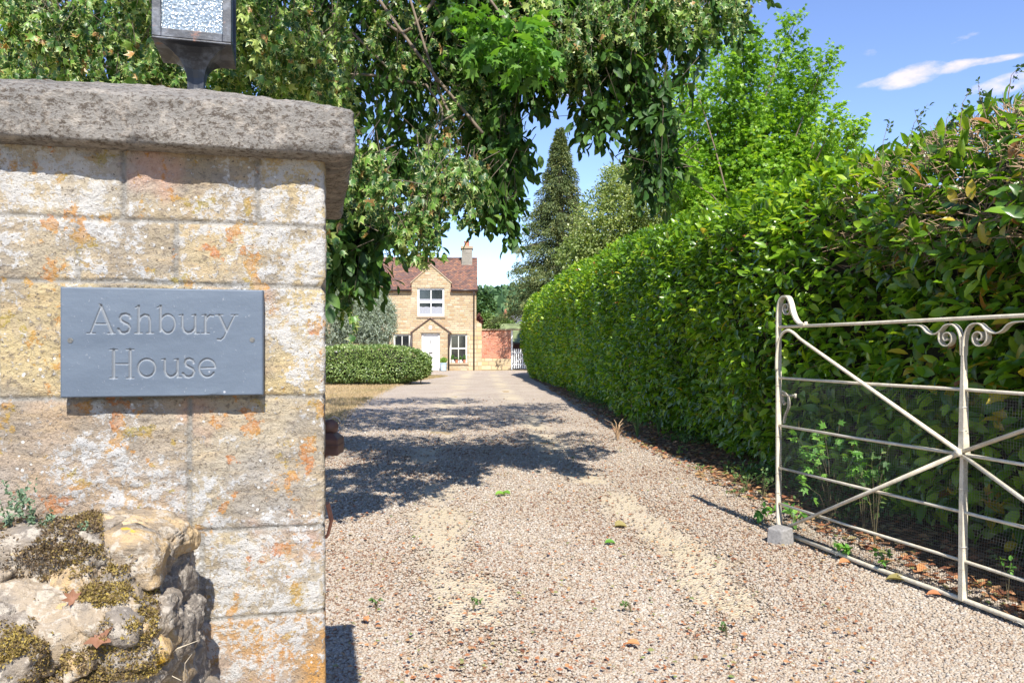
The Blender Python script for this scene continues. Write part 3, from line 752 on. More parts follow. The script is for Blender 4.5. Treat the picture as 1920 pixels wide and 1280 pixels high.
MB().prism([(-.08, zb_ - .001), (.035, zb_ - .001), (.0, zb_ - .045), (-.08, zb_ - .09)], -.012, .02).build('bracket', M_brown, lb)
m = MB(); zz0 = EYE + (HZ - 945) / F * box_d; zz1 = EYE + (HZ - 1005) / F * box_d; xx = side_x(612)
m.strip([(xx - .05, box_d, zz0 + .01), (xx + .004, box_d, zz0), (xx + .014, box_d, (zz0 + zz1) / 2), (xx + .003, box_d, zz1), (xx - .05, box_d, zz1 - .01)], .03, .005)
tag(m.build('hinge_strap', simple('rusty_strap', (.42, .17, .10), .7, 0, .3, 60)), 'small rusty curved metal strap on the pillar side below the brown box', 'hinge strap')

# ------------------------------------------------------------ rubble wall in front of the pillar, lower left
import bmesh
def rock(name, c, r, sub, seed, mat, parent, amp=.22, rot=0.0, base=(0, 0, 0), blocky=.55, tintv=.3):
    bm = bmesh.new(); bmesh.ops.create_icosphere(bm, subdivisions=sub, radius=1.0)
    V = np.array([v.co[:] for v in bm.verts]); Fc = np.array([[v.index for v in f.verts] for f in bm.faces]); bm.free()
    V = np.sign(V) * np.abs(V) ** blocky; V = V / np.abs(V).max(1, keepdims=True) ** .25
    S = V * (1 + fbm(V + seed * 3.1, 1.3, 3, seed)[:, None] * amp)
    ca, sa = math.cos(rot), math.sin(rot); W = S * np.array(r)
    W = np.stack([W[:, 0] * ca - W[:, 2] * sa, W[:, 1], W[:, 0] * sa + W[:, 2] * ca], -1)
    W += np.array(c); D = unit(V)
    W += D * (fbm(W, 14, 3, seed + 5, .6)[:, None] * .009 + (.5 - np.abs(fbm(W * np.array([1, 1, 1.6]), 24, 5, seed + 6, .68)))[:, None] * .018 + np.round(fbm(W, 8, 2, seed + 7)[:, None] * 4) * .0035)
    W -= np.array(base)
    me = np_mesh(name, W, Fc, True, {'tint': np.clip(np.full(len(W), tintv) + fbm(W, 10, 3, seed) * .2, 0, 1), 'joint': np.zeros(len(W))})
    return link(name, me, mat, parent), W + np.array(base)
def rub_mat(nm, pale):
    t = NT(nm); n1 = t.noise(11, 6, .65); n2 = t.noise(50, 5, .7); n3 = t.noise(130, 4, .7)
    c = t.ramp(t.attr('tint'), [(0, (.20, .175, .15)), (.35, (.32, .26, .19)), (.7, (.50, .34, .16)), (1, (.50, .40, .27))])
    c = t.mix(t.math('MULTIPLY', t.step(n1, .43, .58), .7), c, (.17, .15, .13)); c = t.mix(t.math('MULTIPLY', t.step(n2, .50, .58), .75), c, (.44, .39, .32))
    c = t.mix(t.math('MULTIPLY', t.step(n3, .55, .68), .6), c, (.14, .12, .10))
    c = t.mix(t.step(t.noise(14, 4, .6, t.map(t.co(), (1, 1, 1), (5, 5, 5))), .66, .70), c, (.58, .36, .05))
    return t.done(t.bsdf(c, .95, t.bump(t.math('ADD', n2, n3), .9, .005), .15))
M_rub = rub_mat('rubble_limestone', 0)
ub = at(100, 1100, 1.2); ub[2] = 0
rub = empty('rubble_wall', tuple(ub), 0, 'low mossy rubble stone wall butting against the front of the gate pillar', 'stone wall')
rock_specs = [  # px, py, depth, rx px, rz px, ry m, rot, tint
    (258, 1012, 1.27, 84, 38, .075, -.24, .85), (296, 1090, 1.29, 44, 56, .06, .12, .2), (312, 1175, 1.29, 40, 44, .055, -.3, .12), (322, 1262, 1.27, 40, 60, .06, .15, .2), (95, 1050, 1.20, 135, 62, .09, .10, .25),
    (150, 1130, 1.16, 150, 62, .09, -.06, .45), (225, 1205, 1.14, 90, 72, .07, .1, .22), (25, 1240, 1.08, 72, 92, .08, -.45, .12), (130, 1300, 1.12, 110, 70, .09, .05, .2), (-70, 1060, 1.18, 90, 95, .09, .0, .3), (-120, 1250, 1.14, 90, 95, .1, 0, .4),
    (300, 1380, 1.22, 95, 80, .09, 0, .3), (90, 1450, 1.15, 130, 85, .1, 0, .5), (-90, 1440, 1.15, 110, 90, .1, 0, .3), (230, 1530, 1.22, 150, 80, .1, 0, .3), (0, 1610, 1.18, 160, 90, .1, 0, .5), (240, 1690, 1.22, 160, 90, .1, 0, .2), (20, 1790, 1.2, 170, 110, .1, 0, .35), (250, 1880, 1.22, 170, 110, .1, 0, .4),
    (-40, 1980, 1.2, 180, 110, .1, 0, .3), (200, 2080, 1.22, 200, 110, .1, 0, .3), (60, 2230, 1.2, 260, 100, .1, 0, .4)]
tops = []
rr_ = np.random.default_rng(77)
for i in range(46):
    px = rr_.uniform(-10, 335); py = rr_.uniform(1030, 1290); rs = rr_.uniform(14, 36)
    rock_specs.append((px, py, 1.195 - .09 * rr_.random() - .04 * (py > 1150) + .07 * (px > 270), rs * rr_.uniform(1, 1.8), rs, .03, rr_.uniform(-.5, .5), rr_.uniform(0, .75)))
for i, (px, py, d, rx, rz, ry, rot, tv) in enumerate(rock_specs):
    s = d / F
    o, W = rock('stone', at(px, py, d), (rx * s, ry, rz * s), 6 if i < 9 else 4, 100 + i * 7, M_rub, rub, .2 if i < 22 else .35, rot, ub, .62 if i < 22 else .5, tv)
    if i < 11 or i > 21: tops.append(W[(W[:, 2] - at(px, py, d)[2]) > -.45 * rz * s])
T = np.concatenate(tops)
# moss: tiny fronds on the upward parts of the stones
def ground_top(T, n, mask):
    idx = RNG.integers(0, len(T), n); Q = T[idx] + RNG.normal(size=(n, 3)) * .0012
    return Q[mask(Q)]
M_moss = leaf_mat('dry_moss', [(0, (.06, .042, .028)), (.3, (.15, .10, .055)), (.5, (.22, .155, .055)), (.72, (.34, .255, .06)), (.85, (.40, .30, .07)), (1, (.20, .17, .13))], .9, .1)
def mmask(Q):
    f = fbm(Q, 13, 3, 301); px = 960 + Q[:, 0] / Q[:, 1] * F; py = HZ - (Q[:, 2] - EYE) / Q[:, 1] * F
    keep = ((f + fbm(Q, 60, 3, 309) * .35) > .12) & ~((px > 195) & (py < 1045)) & (px < 300)
    keep |= (np.hypot((px - 130) / 150, (py - 1075) / 55) < 1) & (f + fbm(Q, 60, 3, 309) * .35 > -.06) & (px < 280)
    keep |= (np.hypot((px - 200) / 120, (py - 1235) / 40) < 1) & (f > -.08)
    return keep
Q = ground_top(T, 300000, mmask); k = len(Q); mz = np.clip(fbm(Q, 30, 3, 303) * .5 + .5, 0, 1)
Q[:, 1] -= .004 * mz; Q[:, 2] += .003 * mz
D = np.array([0, -.6, .6]) + rvec(k) * .9
o = leaves('moss', Q, D, rvec(k), .0022 + .0042 * RNG.random(k), T_small(.26), np.clip(fbm(Q, 9, 3, 307) * .6 + .42 + (RNG.random(k) - .5) * .5, 0, 1), M_moss); tag(o, kind='stuff')
o.parent = rub; o.location = -Vector(tuple(ub))
# stonecrop sprigs
M_crop = leaf_mat('stonecrop', [(0, (.09, .15, .09)), (.6, (.16, .24, .14)), (1, (.25, .33, .22))], .6, .15)
for px, py, h in ((12, 985, .045), (40, 968, .04), (62, 990, .05), (85, 1000, .022), (155, 1010, .02), (240, 1048, .02), (272, 1060, .022), (100, 1262, .03), (75, 1215, .025), (60, 1180, .02), (293, 1172, .028), (302, 1190, .03)):
    d = 1.17 if px < 200 else 1.2
    c = at(px, py, d - .03); k = 130; t_ = RNG.random(k); lean = rvec(1)[0] * .3; br = RNG.integers(0, 5, k); off = rvec(5) * .5
    ax = np.array([0, 0, 1.]) + lean + off[br]; P = c + ax * (t_ * h)[:, None]
    o = leaves('stonecrop', P - np.array(tuple(ub)), rvec(k) + ax * .5, rvec(k), .004 + .003 * RNG.random(k), T_small(.4), RNG.random(k), M_crop, rub)
# curled dead maple leaves caught on the stones
M_brownleaf = leaf_mat('curled_brown_leaf', [(0, (.20, .09, .05)), (1, (.30, .15, .09))], .7, .2)
Vc, Fm, Em = T_crumple(3)
for px, py, d, s, D_, lab in ((165, 1190, 1.06, .040, (.8, -.1, -.25), 'curled pink brown maple leaf lying low on the mossy stones, larger of the two'), (148, 1130, 1.08, .026, (-.7, -.1, .5), 'small folded brown leaf caught in the moss above the larger dead leaf')):
    o = leaves('dead_leaf', np.array([at(px, py, d)]), np.array([D_]), np.array([[.1, -.7, .7]]), np.array([s]), (Vc, Fm, Em), np.array([.7]), M_brownleaf)
    tag(o, lab, 'leaf', 'dead leaves caught on the rubble wall')
m = MB()
for a, b in (((305, 1240), (372, 1200)), ((345, 1270), (360, 1225)), ((300, 1260), (340, 1275)), ((290, 1185), (312, 1160))):
    p = at(*a, 1.16); q = at(*b, 1.13); mdl = (p + q) / 2 + np.array([0, -.01, .008]); m.tube([p - ub, mdl - ub, q - ub], [.0009, .0007, .0003], 5)
m.build('dry_stalk', simple('straw', (.62, .54, .40), .8), rub)
# ------------------------------------------------------------ white iron field gate
def white_iron():
    t = NT('old_white_paint'); n = t.noise(16, 5, .6); n2 = t.noise(120, 4, .7)
    c = t.ramp(n, [(.3, (.48, .42, .31)), (.6, (.66, .60, .47)), (.8, (.54, .46, .33))]); c = t.mix(t.step(n2, .60, .66), c, (.26, .16, .09))
    c = t.mix(t.math('MULTIPLY', t.step(t.noise(7, 4), .58, .7), .5), c, (.40, .40, .34))
    return t.done(t.bsdf(c, .5, t.bump(n2, .4, .0015), .45))
M_iron = white_iron()
GD = 5.6; GX = (1460 - 960) / F * GD
gdir = Vector((.288, -.958)).normalized(); GA = math.atan2(gdir.y, gdir.x)
gate = empty('iron_gate', (GX, GD, 0), GA, 'open white painted wrought iron field gate with scrolls, crossed braces and a wire mesh panel', 'gate')
GL = 3.12; CT = 1.571
def tubexz(pts, r, name='rail', k=8, y=0.0): return MB().tube([(a, y, b) for a, b in pts], r, k).build(name, M_iron, gate, smooth=True)
def barxz(m, pts, w, th, y=0.0): return m.strip([(a, y, b) for a, b in pts], w, th, (0, 1, 0))
def spline(pts, n=8):
    P = [np.array(p, float) for p in pts]; P = [2 * P[0] - P[1]] + P + [2 * P[-1] - P[-2]]; out = []
    for i in range(1, len(P) - 2):
        for k in range(n):
            t = k / n; a, b, c, d = P[i - 1:i + 3]
            out.append(tuple(.5 * ((2 * b) + (-a + c) * t + (2 * a - 5 * b + 4 * c - d) * t * t + (-a + 3 * b - 3 * c + d) * t ** 3)))
    out.append(tuple(P[-2])); return out
m = MB()
barxz(m, spline([(.035, .02), (.02, .05), (.006, .12), (0, .25), (0, .6), (0, 1.0), (0, 1.3), (0, 1.50), (.005, 1.60), (.025, 1.665), (.065, 1.695), (.115, 1.685), (.145, 1.64), (.165, 1.585), (.20, 1.53), (.245, 1.50), (.30, 1.492)]), .040, .012)
m.build('latch_stile', M_iron, gate)
def spiral(c, r0, turns, a0, dirn=1, n=34, rend=.15):
    out = []
    for i in range(n + 1):
        t = i / n; r = r0 * (1 - (1 - rend) * t); a = a0 + dirn * turns * 2 * math.pi * t; out.append((c[0] + r * math.cos(a), c[1] + r * math.sin(a)))
    return out
m = MB(); barxz(m, [(.158, 1.60)] + spiral((.098, 1.612), .052, 1.5, .1, -1), .028, .006); m.build('scroll', M_iron, gate)
MB().tube([(.30, 0, 1.478), (.30, 0, 1.512)], .011, 8).build('rivet', M_iron, gate, smooth=True)
zr = [1.482, 1.123, .786, .487, .234, .045]
tubexz([(0, zr[0]), (.8, zr[0] + .003), (1.9, zr[0] + .012), (GL, zr[0] + .012)], .0105, 'top_rail')
for zz_ in zr[1:5]: tubexz([(0, zz_), (.8, zz_ - .003), (CT, zz_), (2.4, zz_ - .006), (GL, zz_)], .0092)
tubexz([(.03, zr[5] - .005), (.9, zr[5] - .018), (CT, zr[5] - .012), (2.5, zr[5] - .02), (GL, zr[5])], .0135, 'bottom_rail')
MB().box(GL, -.025, .02, GL + .03, .025, 1.56).build('hinge_stile', M_iron, gate, bevel=.003)
# braces
cz = zr[2] + .01
for nm, pts in (('brace', spline([(.008, 1.18), (.012, 1.28), (.035, 1.38), (.08, 1.437), (.14, 1.455), (.20, 1.437), (.27, 1.395)]) + [(CT - .015, cz + .01)]),
                ('brace', [(.03, .045), (CT - .015, cz - .008)]), ('brace', [(CT + .015, cz + .008), (GL - .02, 1.44)]), ('brace', [(CT + .015, cz - .01), (GL - .02, .06)])):
    MB().tube([(a, -.0235, b) for a, b in pts], [.0108] * (len(pts) - 1) + [.0125], 8).build(nm, M_iron, gate, smooth=True)
# centre post
m = MB(); m.strip([(CT - .006, 0, .03), (CT - .004, 0, .45), (CT, 0, cz - .01)], [.036, .034, .03], [.030, .028, .022])
m.strip([(CT, 0, cz + .012), (CT, 0, 1.0), (CT + .001, 0, 1.2), (CT, 0, 1.40)], [.040, .034, .028, .022], [.036, .030, .022, .014])
m.build('centre_post', M_iron, gate, bevel=.002)
MB().tube([(CT, -.048, cz), (CT, .026, cz)], .020, 10).build('boss', M_iron, gate, smooth=True)
for s in (-1, 1):
    m = MB(); P = lambda a, b: (CT + s * a, b)
    barxz(m, spline([P(.006, 1.30), P(.010, 1.38), P(.03, 1.435), (P(.065, 1.462)), P(.11, 1.458), P(.145, 1.425)]) + [(CT + s * (a), b) for a, b in spiral((.100, 1.392), .052, 1.5, .45, -1)], .034, .0065)
    barxz(m, spline([P(.135, 1.437), P(.165, 1.418), P(.20, 1.412), P(.235, 1.425), P(.265, 1.452), P(.30, 1.464), P(.36, 1.466)]), .034, .006, .001)
    m.build('scroll', M_iron, gate)
# latch
m = MB(); m.tube([(.012, .02, 1.005), (.05, .045, 1.0), (.085, .07, .998)], .009, 8); m.tube([(.085, .066, .998), (.095, .078, .998)], .017, 10); m.tube([(.012, .02, 1.03), (.03, .03, 1.018), (.045, .04, 1.003)], .007, 6)
m.build('latch', M_iron, gate, smooth=True)
m = MB(); barxz(m, spline([(.012, .80), (.03, .86), (.062, .91), (.07, .955), (.06, .995)]), .018, .009, .035); barxz(m, spline([(.012, 1.02), (.006, .97), (.022, .935), (.04, .95)]), .014, .008, .03)
m.build('latch_spring', M_iron, gate)
M_tie = simple('tie_wire', (.55, .52, .46), .5, .3)
def tie(pts, r): MB().tube(pts, r, 5).build('wire_tie', M_tie, gate)
for t_, z_ in ((.62, .09), (1.15, .07), (1.9, .05)):
    tie([(t_ + .018 * math.cos(a), -.012 + .012 * math.cos(a * 2), z_ - .045 + .024 * math.sin(a)) for a in np.linspace(0, 6.0, 14)], .0018)
for zz_ in (1.26, 1.06, .70, .44, .3): tie([(.0 + .014 * math.cos(a), .023 * math.sin(a), zz_ + .002 * a) for a in np.linspace(0, 6.4, 12)], .0016)
for zz_ in (1.02, .9, .6, .3): tie([(CT + .021 * math.cos(a), .025 * math.sin(a), zz_ + .002 * a) for a in np.linspace(0, 6.4, 12)], .0016)
# welded mesh, slightly baggy
def mesh_y(x, z):
    P = np.stack([x, z, x * 0], -1); d = np.clip(np.minimum(z - .03, 1.12 - z) * 6, 0, 1)
    return .022 + d * (fbm(P, 1.5, 3, 401) * .030 + .010 * np.sin(x * 2.5 + z * 7 + fbm(P, .8, 2, 405) * 3))
VV = []; FFs = []; base = 0; st = .0155; wr = .0008
def wire(xs_, zs_):
    global base
    y_ = mesh_y(xs_, zs_); Pw = np.stack([xs_, y_, zs_], -1); n = len(Pw)
    hor = abs(xs_[-1] - xs_[0]) > abs(zs_[-1] - zs_[0])
    a = np.array([0, 0, 1.]) if hor else np.array([1., 0, 0]); b = np.array([0, 1., 0])
    ring = [Pw + (a * math.cos(t) + b * math.sin(t)) * wr for t in (0, 2.094, 4.189)]
    VV.append(np.stack(ring, 1).reshape(-1, 3))
    i = (np.arange(n - 1) * 3)[:, None]; j = np.arange(3)[None]; j2 = (j + 1) % 3
    FFs.append(np.stack([i + j, i + j2, i + 3 + j2, i + 3 + j], -1).reshape(-1, 4) + base); base += n * 3
rngm = np.random.default_rng(3)
for x_ in np.arange(.02, GL - .01, st): z_ = np.linspace(.01, 1.118, 48); wire(np.full(48, x_) + .003 * np.sin(z_ * 9 + x_ * 2), z_)
for z_ in np.arange(.015, 1.12, st): x_ = np.linspace(.015, GL - .01, 120); wire(x_, np.full(120, z_) + .004 * np.sin(x_ * 4 + z_ * 3))
link('wire_mesh', np_mesh('wire_mesh', np.concatenate(VV), np.concatenate(FFs)), simple('galvanised_wire', (.12, .125, .12), .34, .6, .2, 30, spec=.6), gate)

# grey block that holds the gate open
bx = (1459 - 960) / F * 5.43
m = MB(); c = [(-.095, -.07), (.02, -.105), (.105, -.035), (-.015, .06)]
c = [(-.088, -.02), (-.008, -.095), (.095, -.05), (.015, .055)]
hgtb = [.108, .100, .112, .118]
m.add([(x * 1.03, y_ * 1.03, -.012) for x, y_ in c] + [(x * .93, y_ * .93, h) for (x, y_), h in zip(c, hgtb)], [(0, 3, 2, 1), (4, 5, 6, 7), (0, 1, 5, 4), (1, 2, 6, 5), (2, 3, 7, 6), (3, 0, 4, 7)])
blk = m.build('stop_block', simple('grey_concrete', (.235, .225, .215), .9, 0, .25, 60, .003, .2), bevel=.012, seg=3)
blk.location = (bx, 5.43, 0); tag(blk, 'small grey concrete block on the gravel holding the foot of the white gate', 'block')

# ------------------------------------------------------------ laurel hedge
HP = [(-1.2, 3.5, 2.75), (.8, 3.3, 2.8), (3, 3.1, 2.84), (4.5, 2.94, 2.86), (6.5, 2.72, 2.93), (8.6, 2.40, 3.0), (10, 2.20, 3.03), (13, 1.98, 3.2), (16.4, 1.76, 3.4), (23, 1.38, 3.52), (30, .88, 3.46), (33.5, .55, 3.35), (35.5, .48, 3.2), (37, .85, 3.0), (37.8, 1.6, 2.9), (38, 3.0, 2.9)]
hp = np.array(HP); segl = np.concatenate([[0], np.cumsum(np.hypot(np.diff(hp[:, 0]), np.diff(hp[:, 1])))])
LT = segl[-1]
def hpath(s):
    y = np.interp(s, segl, hp[:, 0]); x = np.interp(s, segl, hp[:, 1]); H = np.interp(s, segl, hp[:, 2])
    e = .6; y2 = np.interp(s + e, segl, hp[:, 0]); x2 = np.interp(s + e, segl, hp[:, 1]); y1 = np.interp(s - e, segl, hp[:, 0]); x1 = np.interp(s - e, segl, hp[:, 1])
    t = unit(np.stack([x2 - x1, y2 - y1], -1)); n = np.stack([-t[:, 1], t[:, 0]], -1)   # outward, towards the drive
    return x, y, H, n
TOPW = 1.5
def hsurf(s, v, inset=0.0):
    """v 0..1 up the face, 1..1.35 over the top; returns position and normal"""
    x, y, H, n = hpath(s); s3 = np.stack([s, v * 3, s * 0], -1)
    wob_ = fbm(s3, .55, 4, 501) * .22 + fbm(s3, 1.8, 3, 503) * .14
    vf = np.clip(v, 0, 1); foot = np.interp(vf, [0, .10, .2, .42, .72, .9, 1.0], [-.40, -.24, -.10, 0, 0, -.10, -.30])
    nz_ = np.interp(v, [0, .1, .3, .7, .9, 1, 1.1, 1.35], [-.5, -.35, -.1, .05, .35, .8, 1, 1])
    topx = np.clip(v - 1, 0, .35) / .35 * TOPW
    zt_ = H * (vf ** .96) + np.clip(v - 1, 0, .1) * .8 * 1 + fbm(s3, 1.3, 3, 507) * .12 * np.clip((v - .75) * 4, 0, 1)
    off = foot + wob_ - inset - topx
    P = np.stack([x + n[:, 0] * off, y + n[:, 1] * off, np.maximum(zt_ - inset * np.clip(nz_, 0, 1), .03)], -1)
    N = unit(np.stack([n[:, 0] * (1 - np.abs(nz_) * .8), n[:, 1] * (1 - np.abs(nz_) * .8), nz_], -1))
    return P, N
hedge = empty('laurel_hedge', (2.9, 3, 0), 0, 'tall clipped laurel hedge with large glossy leaves running along the right side of the drive', 'hedge')
HO = np.array([2.9, 3, 0])
def s_of(y): return float(np.interp(y, hp[:13, 0], segl[:13]))
ss = np.concatenate([np.arange(0, LT, .25)]); vs = np.linspace(0, 1.35, 26)
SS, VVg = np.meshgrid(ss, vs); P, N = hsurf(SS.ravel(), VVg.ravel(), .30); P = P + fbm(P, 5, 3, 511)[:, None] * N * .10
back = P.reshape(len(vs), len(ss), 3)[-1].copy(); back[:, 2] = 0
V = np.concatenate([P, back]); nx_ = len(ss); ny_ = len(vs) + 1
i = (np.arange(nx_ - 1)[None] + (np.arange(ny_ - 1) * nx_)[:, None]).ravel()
mcore = simple('painted_hedge_shade', (.022, .022, .012), .95, 0, .5, 14)  # near-black colour paints the shade between leaves; solid core added to block light
link('shade_core', np_mesh('shade_core', V - HO, np.stack([i, i + 1, i + nx_ + 1, i + nx_], 1)), mcore, hedge)
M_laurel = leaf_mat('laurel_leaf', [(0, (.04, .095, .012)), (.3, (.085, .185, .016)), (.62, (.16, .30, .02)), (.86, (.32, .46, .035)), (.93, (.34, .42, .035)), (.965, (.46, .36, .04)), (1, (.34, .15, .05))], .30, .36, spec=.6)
def hleaves(name, n, s0, s1, size, tmpl, vpow=1.0):
    s = s0 + (s1 - s0) * RNG.random(n); v = RNG.random(n) * 1.22
    ins = RNG.random(n) ** 1.3 * .34 - .05
    P, N = hsurf(s, v, 0.0); cl = fbm(P, 3.2, 3, 531); ins = ins * (1 + np.clip(cl, -1, 1) * .9) + np.clip(cl, 0, 1) * .16; P = P - N * np.minimum(ins, .30)[:, None] + rvec(n) * .03
    low = np.clip(1 - v / .12, 0, 1); keep = RNG.random(n) > np.maximum(np.maximum(low * .4, np.clip(fbm(P, 6.0, 2, 533) * 2.2 - .1, 0, .7)), .50 * np.clip((v - .66) / .2, 0, 1) * np.interp(s, [s_of(2.5), s_of(3.6), s_of(5.2), s_of(6.2)], [.4, 1, 1, 0]))
    P, N, s, v = P[keep], N[keep], s[keep], v[keep]; k = len(P)
    sh = unit(N * .75 + rvec(k) * .85 + np.array([0, 0, -.10]))
    Nn = unit(N * .75 + np.array([0, 0, .7]) + rvec(k) * .55)
    r = np.clip(RNG.random(k) * .80 + fbm(P, 1.4, 3, 521) * .30 + .05 + .12 * np.clip((P[:, 1] - 10) / 10, 0, 1), 0, .93)  # leaves further along get a lighter colour, painting the sunlit far end
    sp = RNG.random(k); yy = P[:, 1]; zc = P[:, 2]
    yel = (sp < .004 + .075 * (yy < 5.6) * (zc < 2.4)); brn = (sp > .996) | ((sp > .975) & (yy < 5.2))
    r = np.where(yel, .965, r); r = np.where(brn, 1.0, r)
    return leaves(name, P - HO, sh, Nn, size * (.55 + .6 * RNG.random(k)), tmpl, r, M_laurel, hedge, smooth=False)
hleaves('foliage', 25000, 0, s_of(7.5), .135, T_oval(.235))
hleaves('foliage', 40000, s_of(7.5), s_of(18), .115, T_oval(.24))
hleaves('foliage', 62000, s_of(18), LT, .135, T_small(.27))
# last year's clipped twigs and bare stubs on the scruffy near end
m_t = simple('clipped_twig_bark', (.33, .225, .14), .85, 0, .3, 30)
n = 3200; s = s_of(6.8) * RNG.random(n) ** .7; v = .66 + RNG.random(n) * .44; kk = RNG.random(n) < np.interp(s, [0, s_of(5.5), s_of(6.8)], [1, .9, .3]); s, v = s[kk], v[kk]
P, N = hsurf(s, v, .02); tag(twig_mesh('clipped_twigs', [(P - HO, unit(N * .8 + rvec(len(P)) * .8))], .12, .0040, m_t, hedge, 1.0, 0), kind='stuff')
n = 420; s = s_of(9) * RNG.random(n); v = .1 + RNG.random(n) * .8; P, N = hsurf(s, v, .12); tag(twig_mesh('clipped_twigs', [(P - HO, unit(N * .5 + rvec(n)))], .22, .003, m_t, hedge, 1.0, 0), kind='stuff')
# shoots rising above the hedge
M_rose = leaf_mat('rose_leaf', [(0, (.03, .06, .03)), (1, (.09, .16, .05))], .45, .3)
for px, py, px2, py2, d, lab in ((1655, 300, 1668, 222, 5.2, 'tallest thin bare shoot left of the scruffy hedge top, against the sky'), (1700, 255, 1740, 195, 5.0, 'leafy shoot leaning right above the hedge, second from its tallest bare shoot'), (1745, 260, 1715, 205, 4.9, 'leafy shoot leaning left above the hedge, crossing the shoot that leans right'),
        (1890, 150, 1916, 120, 4.2, 'short leafy shoot at the right edge of the picture above the hedge'), (1650, 310, 1690, 290, 5.2, 'low sideways shoot at the foot of the tallest bare shoot'), (1800, 210, 1822, 165, 4.6, 'upright shoot above the hedge below the biggest cloud'), (1850, 190, 1835, 150, 4.5, 'shoot above the hedge in front of the small cloud at the right'), (1770, 240, 1792, 195, 4.8, 'short shoot above the hedge top among the bare brown twigs')):
    a = at(px, py, d); b = at(px2, py2, d + .1); mid = (a + b) / 2 + np.array([-.02, 0, -.02]); a = a - np.array([0, 0, .1])
    sh = empty('climber_shoot', tuple(a), 0)
    MB().tube([(0, 0, 0), tuple(mid - a), tuple(b - a)], [.003, .002, .001], 5).build('stem', simple('shoot_stem', (.12, .10, .05), .8) if 'shoot_stem' not in bpy.data.materials else bpy.data.materials['shoot_stem'], sh)
    k = 22; t_ = .3 + .7 * RNG.random(k); Q = (b - a) * t_[:, None] + rvec(k) * .012; D = rvec(k) + np.array([0, 0, .3])
    leaves('leaves', Q, D, rvec(k) + np.array([0, 0, 1.]), .018 + .022 * RNG.random(k), T_oval(.27), RNG.random(k), M_rose, sh)
    tag(sh, lab, 'shoot', 'shoots poking above the hedge')
# light green seedlings and weeds at the hedge foot, seen through the mesh
M_weed = leaf_mat('weed_leaf', [(0, (.07, .20, .03)), (.6, (.15, .34, .05)), (1, (.25, .46, .08))], .5, .35)
M_weedd = leaf_mat('dull_weed_leaf', [(0, (.05, .12, .03)), (.6, (.09, .19, .05)), (1, (.20, .26, .08))], .6, .3)
def weed(px, py, d, h, w, n, leaf, mat, label, tmpl=T_oval(.28), group='weeds along the foot of the hedge'):
    x = (px - 960) / F * d; z0 = .03
    r = empty('weed', (x, d, z0), 0); st_ = []
    ns = max(3, n // 9); P = []; D = []; m = MB()
    for q in range(ns):
        a = RNG.random() * 6.283; rr = w * RNG.random() ** .6; tip = np.array([math.cos(a) * rr, math.sin(a) * rr, h * (.5 + .5 * RNG.random()) * (1 - .3 * rr / w)])
        m.tube([(0, 0, -.03), tuple(tip * np.array([.35, .35, .6])), tuple(tip)], [.003, .002, .001], 4)
        for u in range(max(2, n // ns)):
            t_ = .25 + .75 * RNG.random(); t_ = max(t_, .25 + .75 * RNG.random()); P.append(tip * np.array([t_, t_, t_ ** .7])); D.append(rvec(1)[0] + np.array([math.cos(a), math.sin(a), .2]) * .6)
    P = np.array(P); D = np.array(D); k = len(P)
    m.build('stem', bpy.data.materials['shoot_stem'], r)
    leaves('leaves', P, D, np.array([0, 0, 1.]) + rvec(k) * .5, leaf * (.6 + .7 * RNG.random(k)), tmpl, RNG.random(k), mat, r)
    return tag(r, label, 'weed', group)
TM = T_maple()
weed(1560, 905, 5.95, .92, .34, 110, .085, M_weed, 'leafy light green nettle like weed growing behind the mesh near the gate foot', TM)
weed(1620, 910, 5.6, .78, .22, 60, .085, M_weed, 'bright green weed with drooping leaves right of the taller one behind the mesh', TM)
weed(1640, 830, 5.3, 1.0, .12, 60, .05, M_weedd, 'tall ferny weed climbing behind the mesh below the long brace', T_small(.3))
weed(1435, 945, 6.0, .16, .10, 22, .07, M_weed, 'small broad leaved weed on the left of the gate stile')
weed(1490, 950, 5.75, .16, .10, 22, .07, M_weed, 'small broad leaved weed just right of the gate stile')
weed(1400, 870, 7.3, .22, .22, 110, .028, M_weedd, 'low spreading grey green weed on the leaf litter left of the gate', T_small(.35))
weed(1430, 880, 6.9, .3, .14, 90, .03, M_weedd, 'bushy small leaved weed between the stile and the hedge foot', T_small(.35))
weed(1600, 1000, 4.95, .14, .12, 40, .04, M_weed, 'low weed leaning against the mesh at the bottom rail')
weed(1660, 1010, 4.7, .13, .10, 40, .035, M_weed, 'small crinkled weed behind the bottom of the mesh')
weed(1270, 830, 9.6, .12, .2, 70, .03, M_weedd, 'flat weed patch at the gravel edge further up the drive', T_small(.35))
weed(1310, 870, 8.3, .08, .18, 60, .025, M_weedd, 'tiny flat weeds in the litter by the drive edge', T_small(.35))
weed(1380, 910, 7.0, .07, .16, 60, .025, M_weedd, 'sparse mat of small weeds in front of the hedge foot', T_small(.35))
weed(1890, 1000, 4.15, .3, .1, 20, .03, M_weed, 'pale seedling behind the mesh right of the centre post')
for px, py, s, lab in ((887, 1145, .05, 'small green seedling on the sandy patch in the near gravel'), (1184, 1148, .06, 'small green seedling in the near gravel, right of the sandy patch'), (705, 1140, .03, 'tiny green seedling in the gravel close to the pillar'), (1363, 1195, .05, 'small green seedling in the gravel nearest the gate'), (1075, 865, .03, 'tiny green seedling furthest up the sunny gravel')):
    d = gd(py); weed(px, py, d, .035, s, 30, .018, M_weedd, lab, T_small(.35), 'seedlings in the gravel')
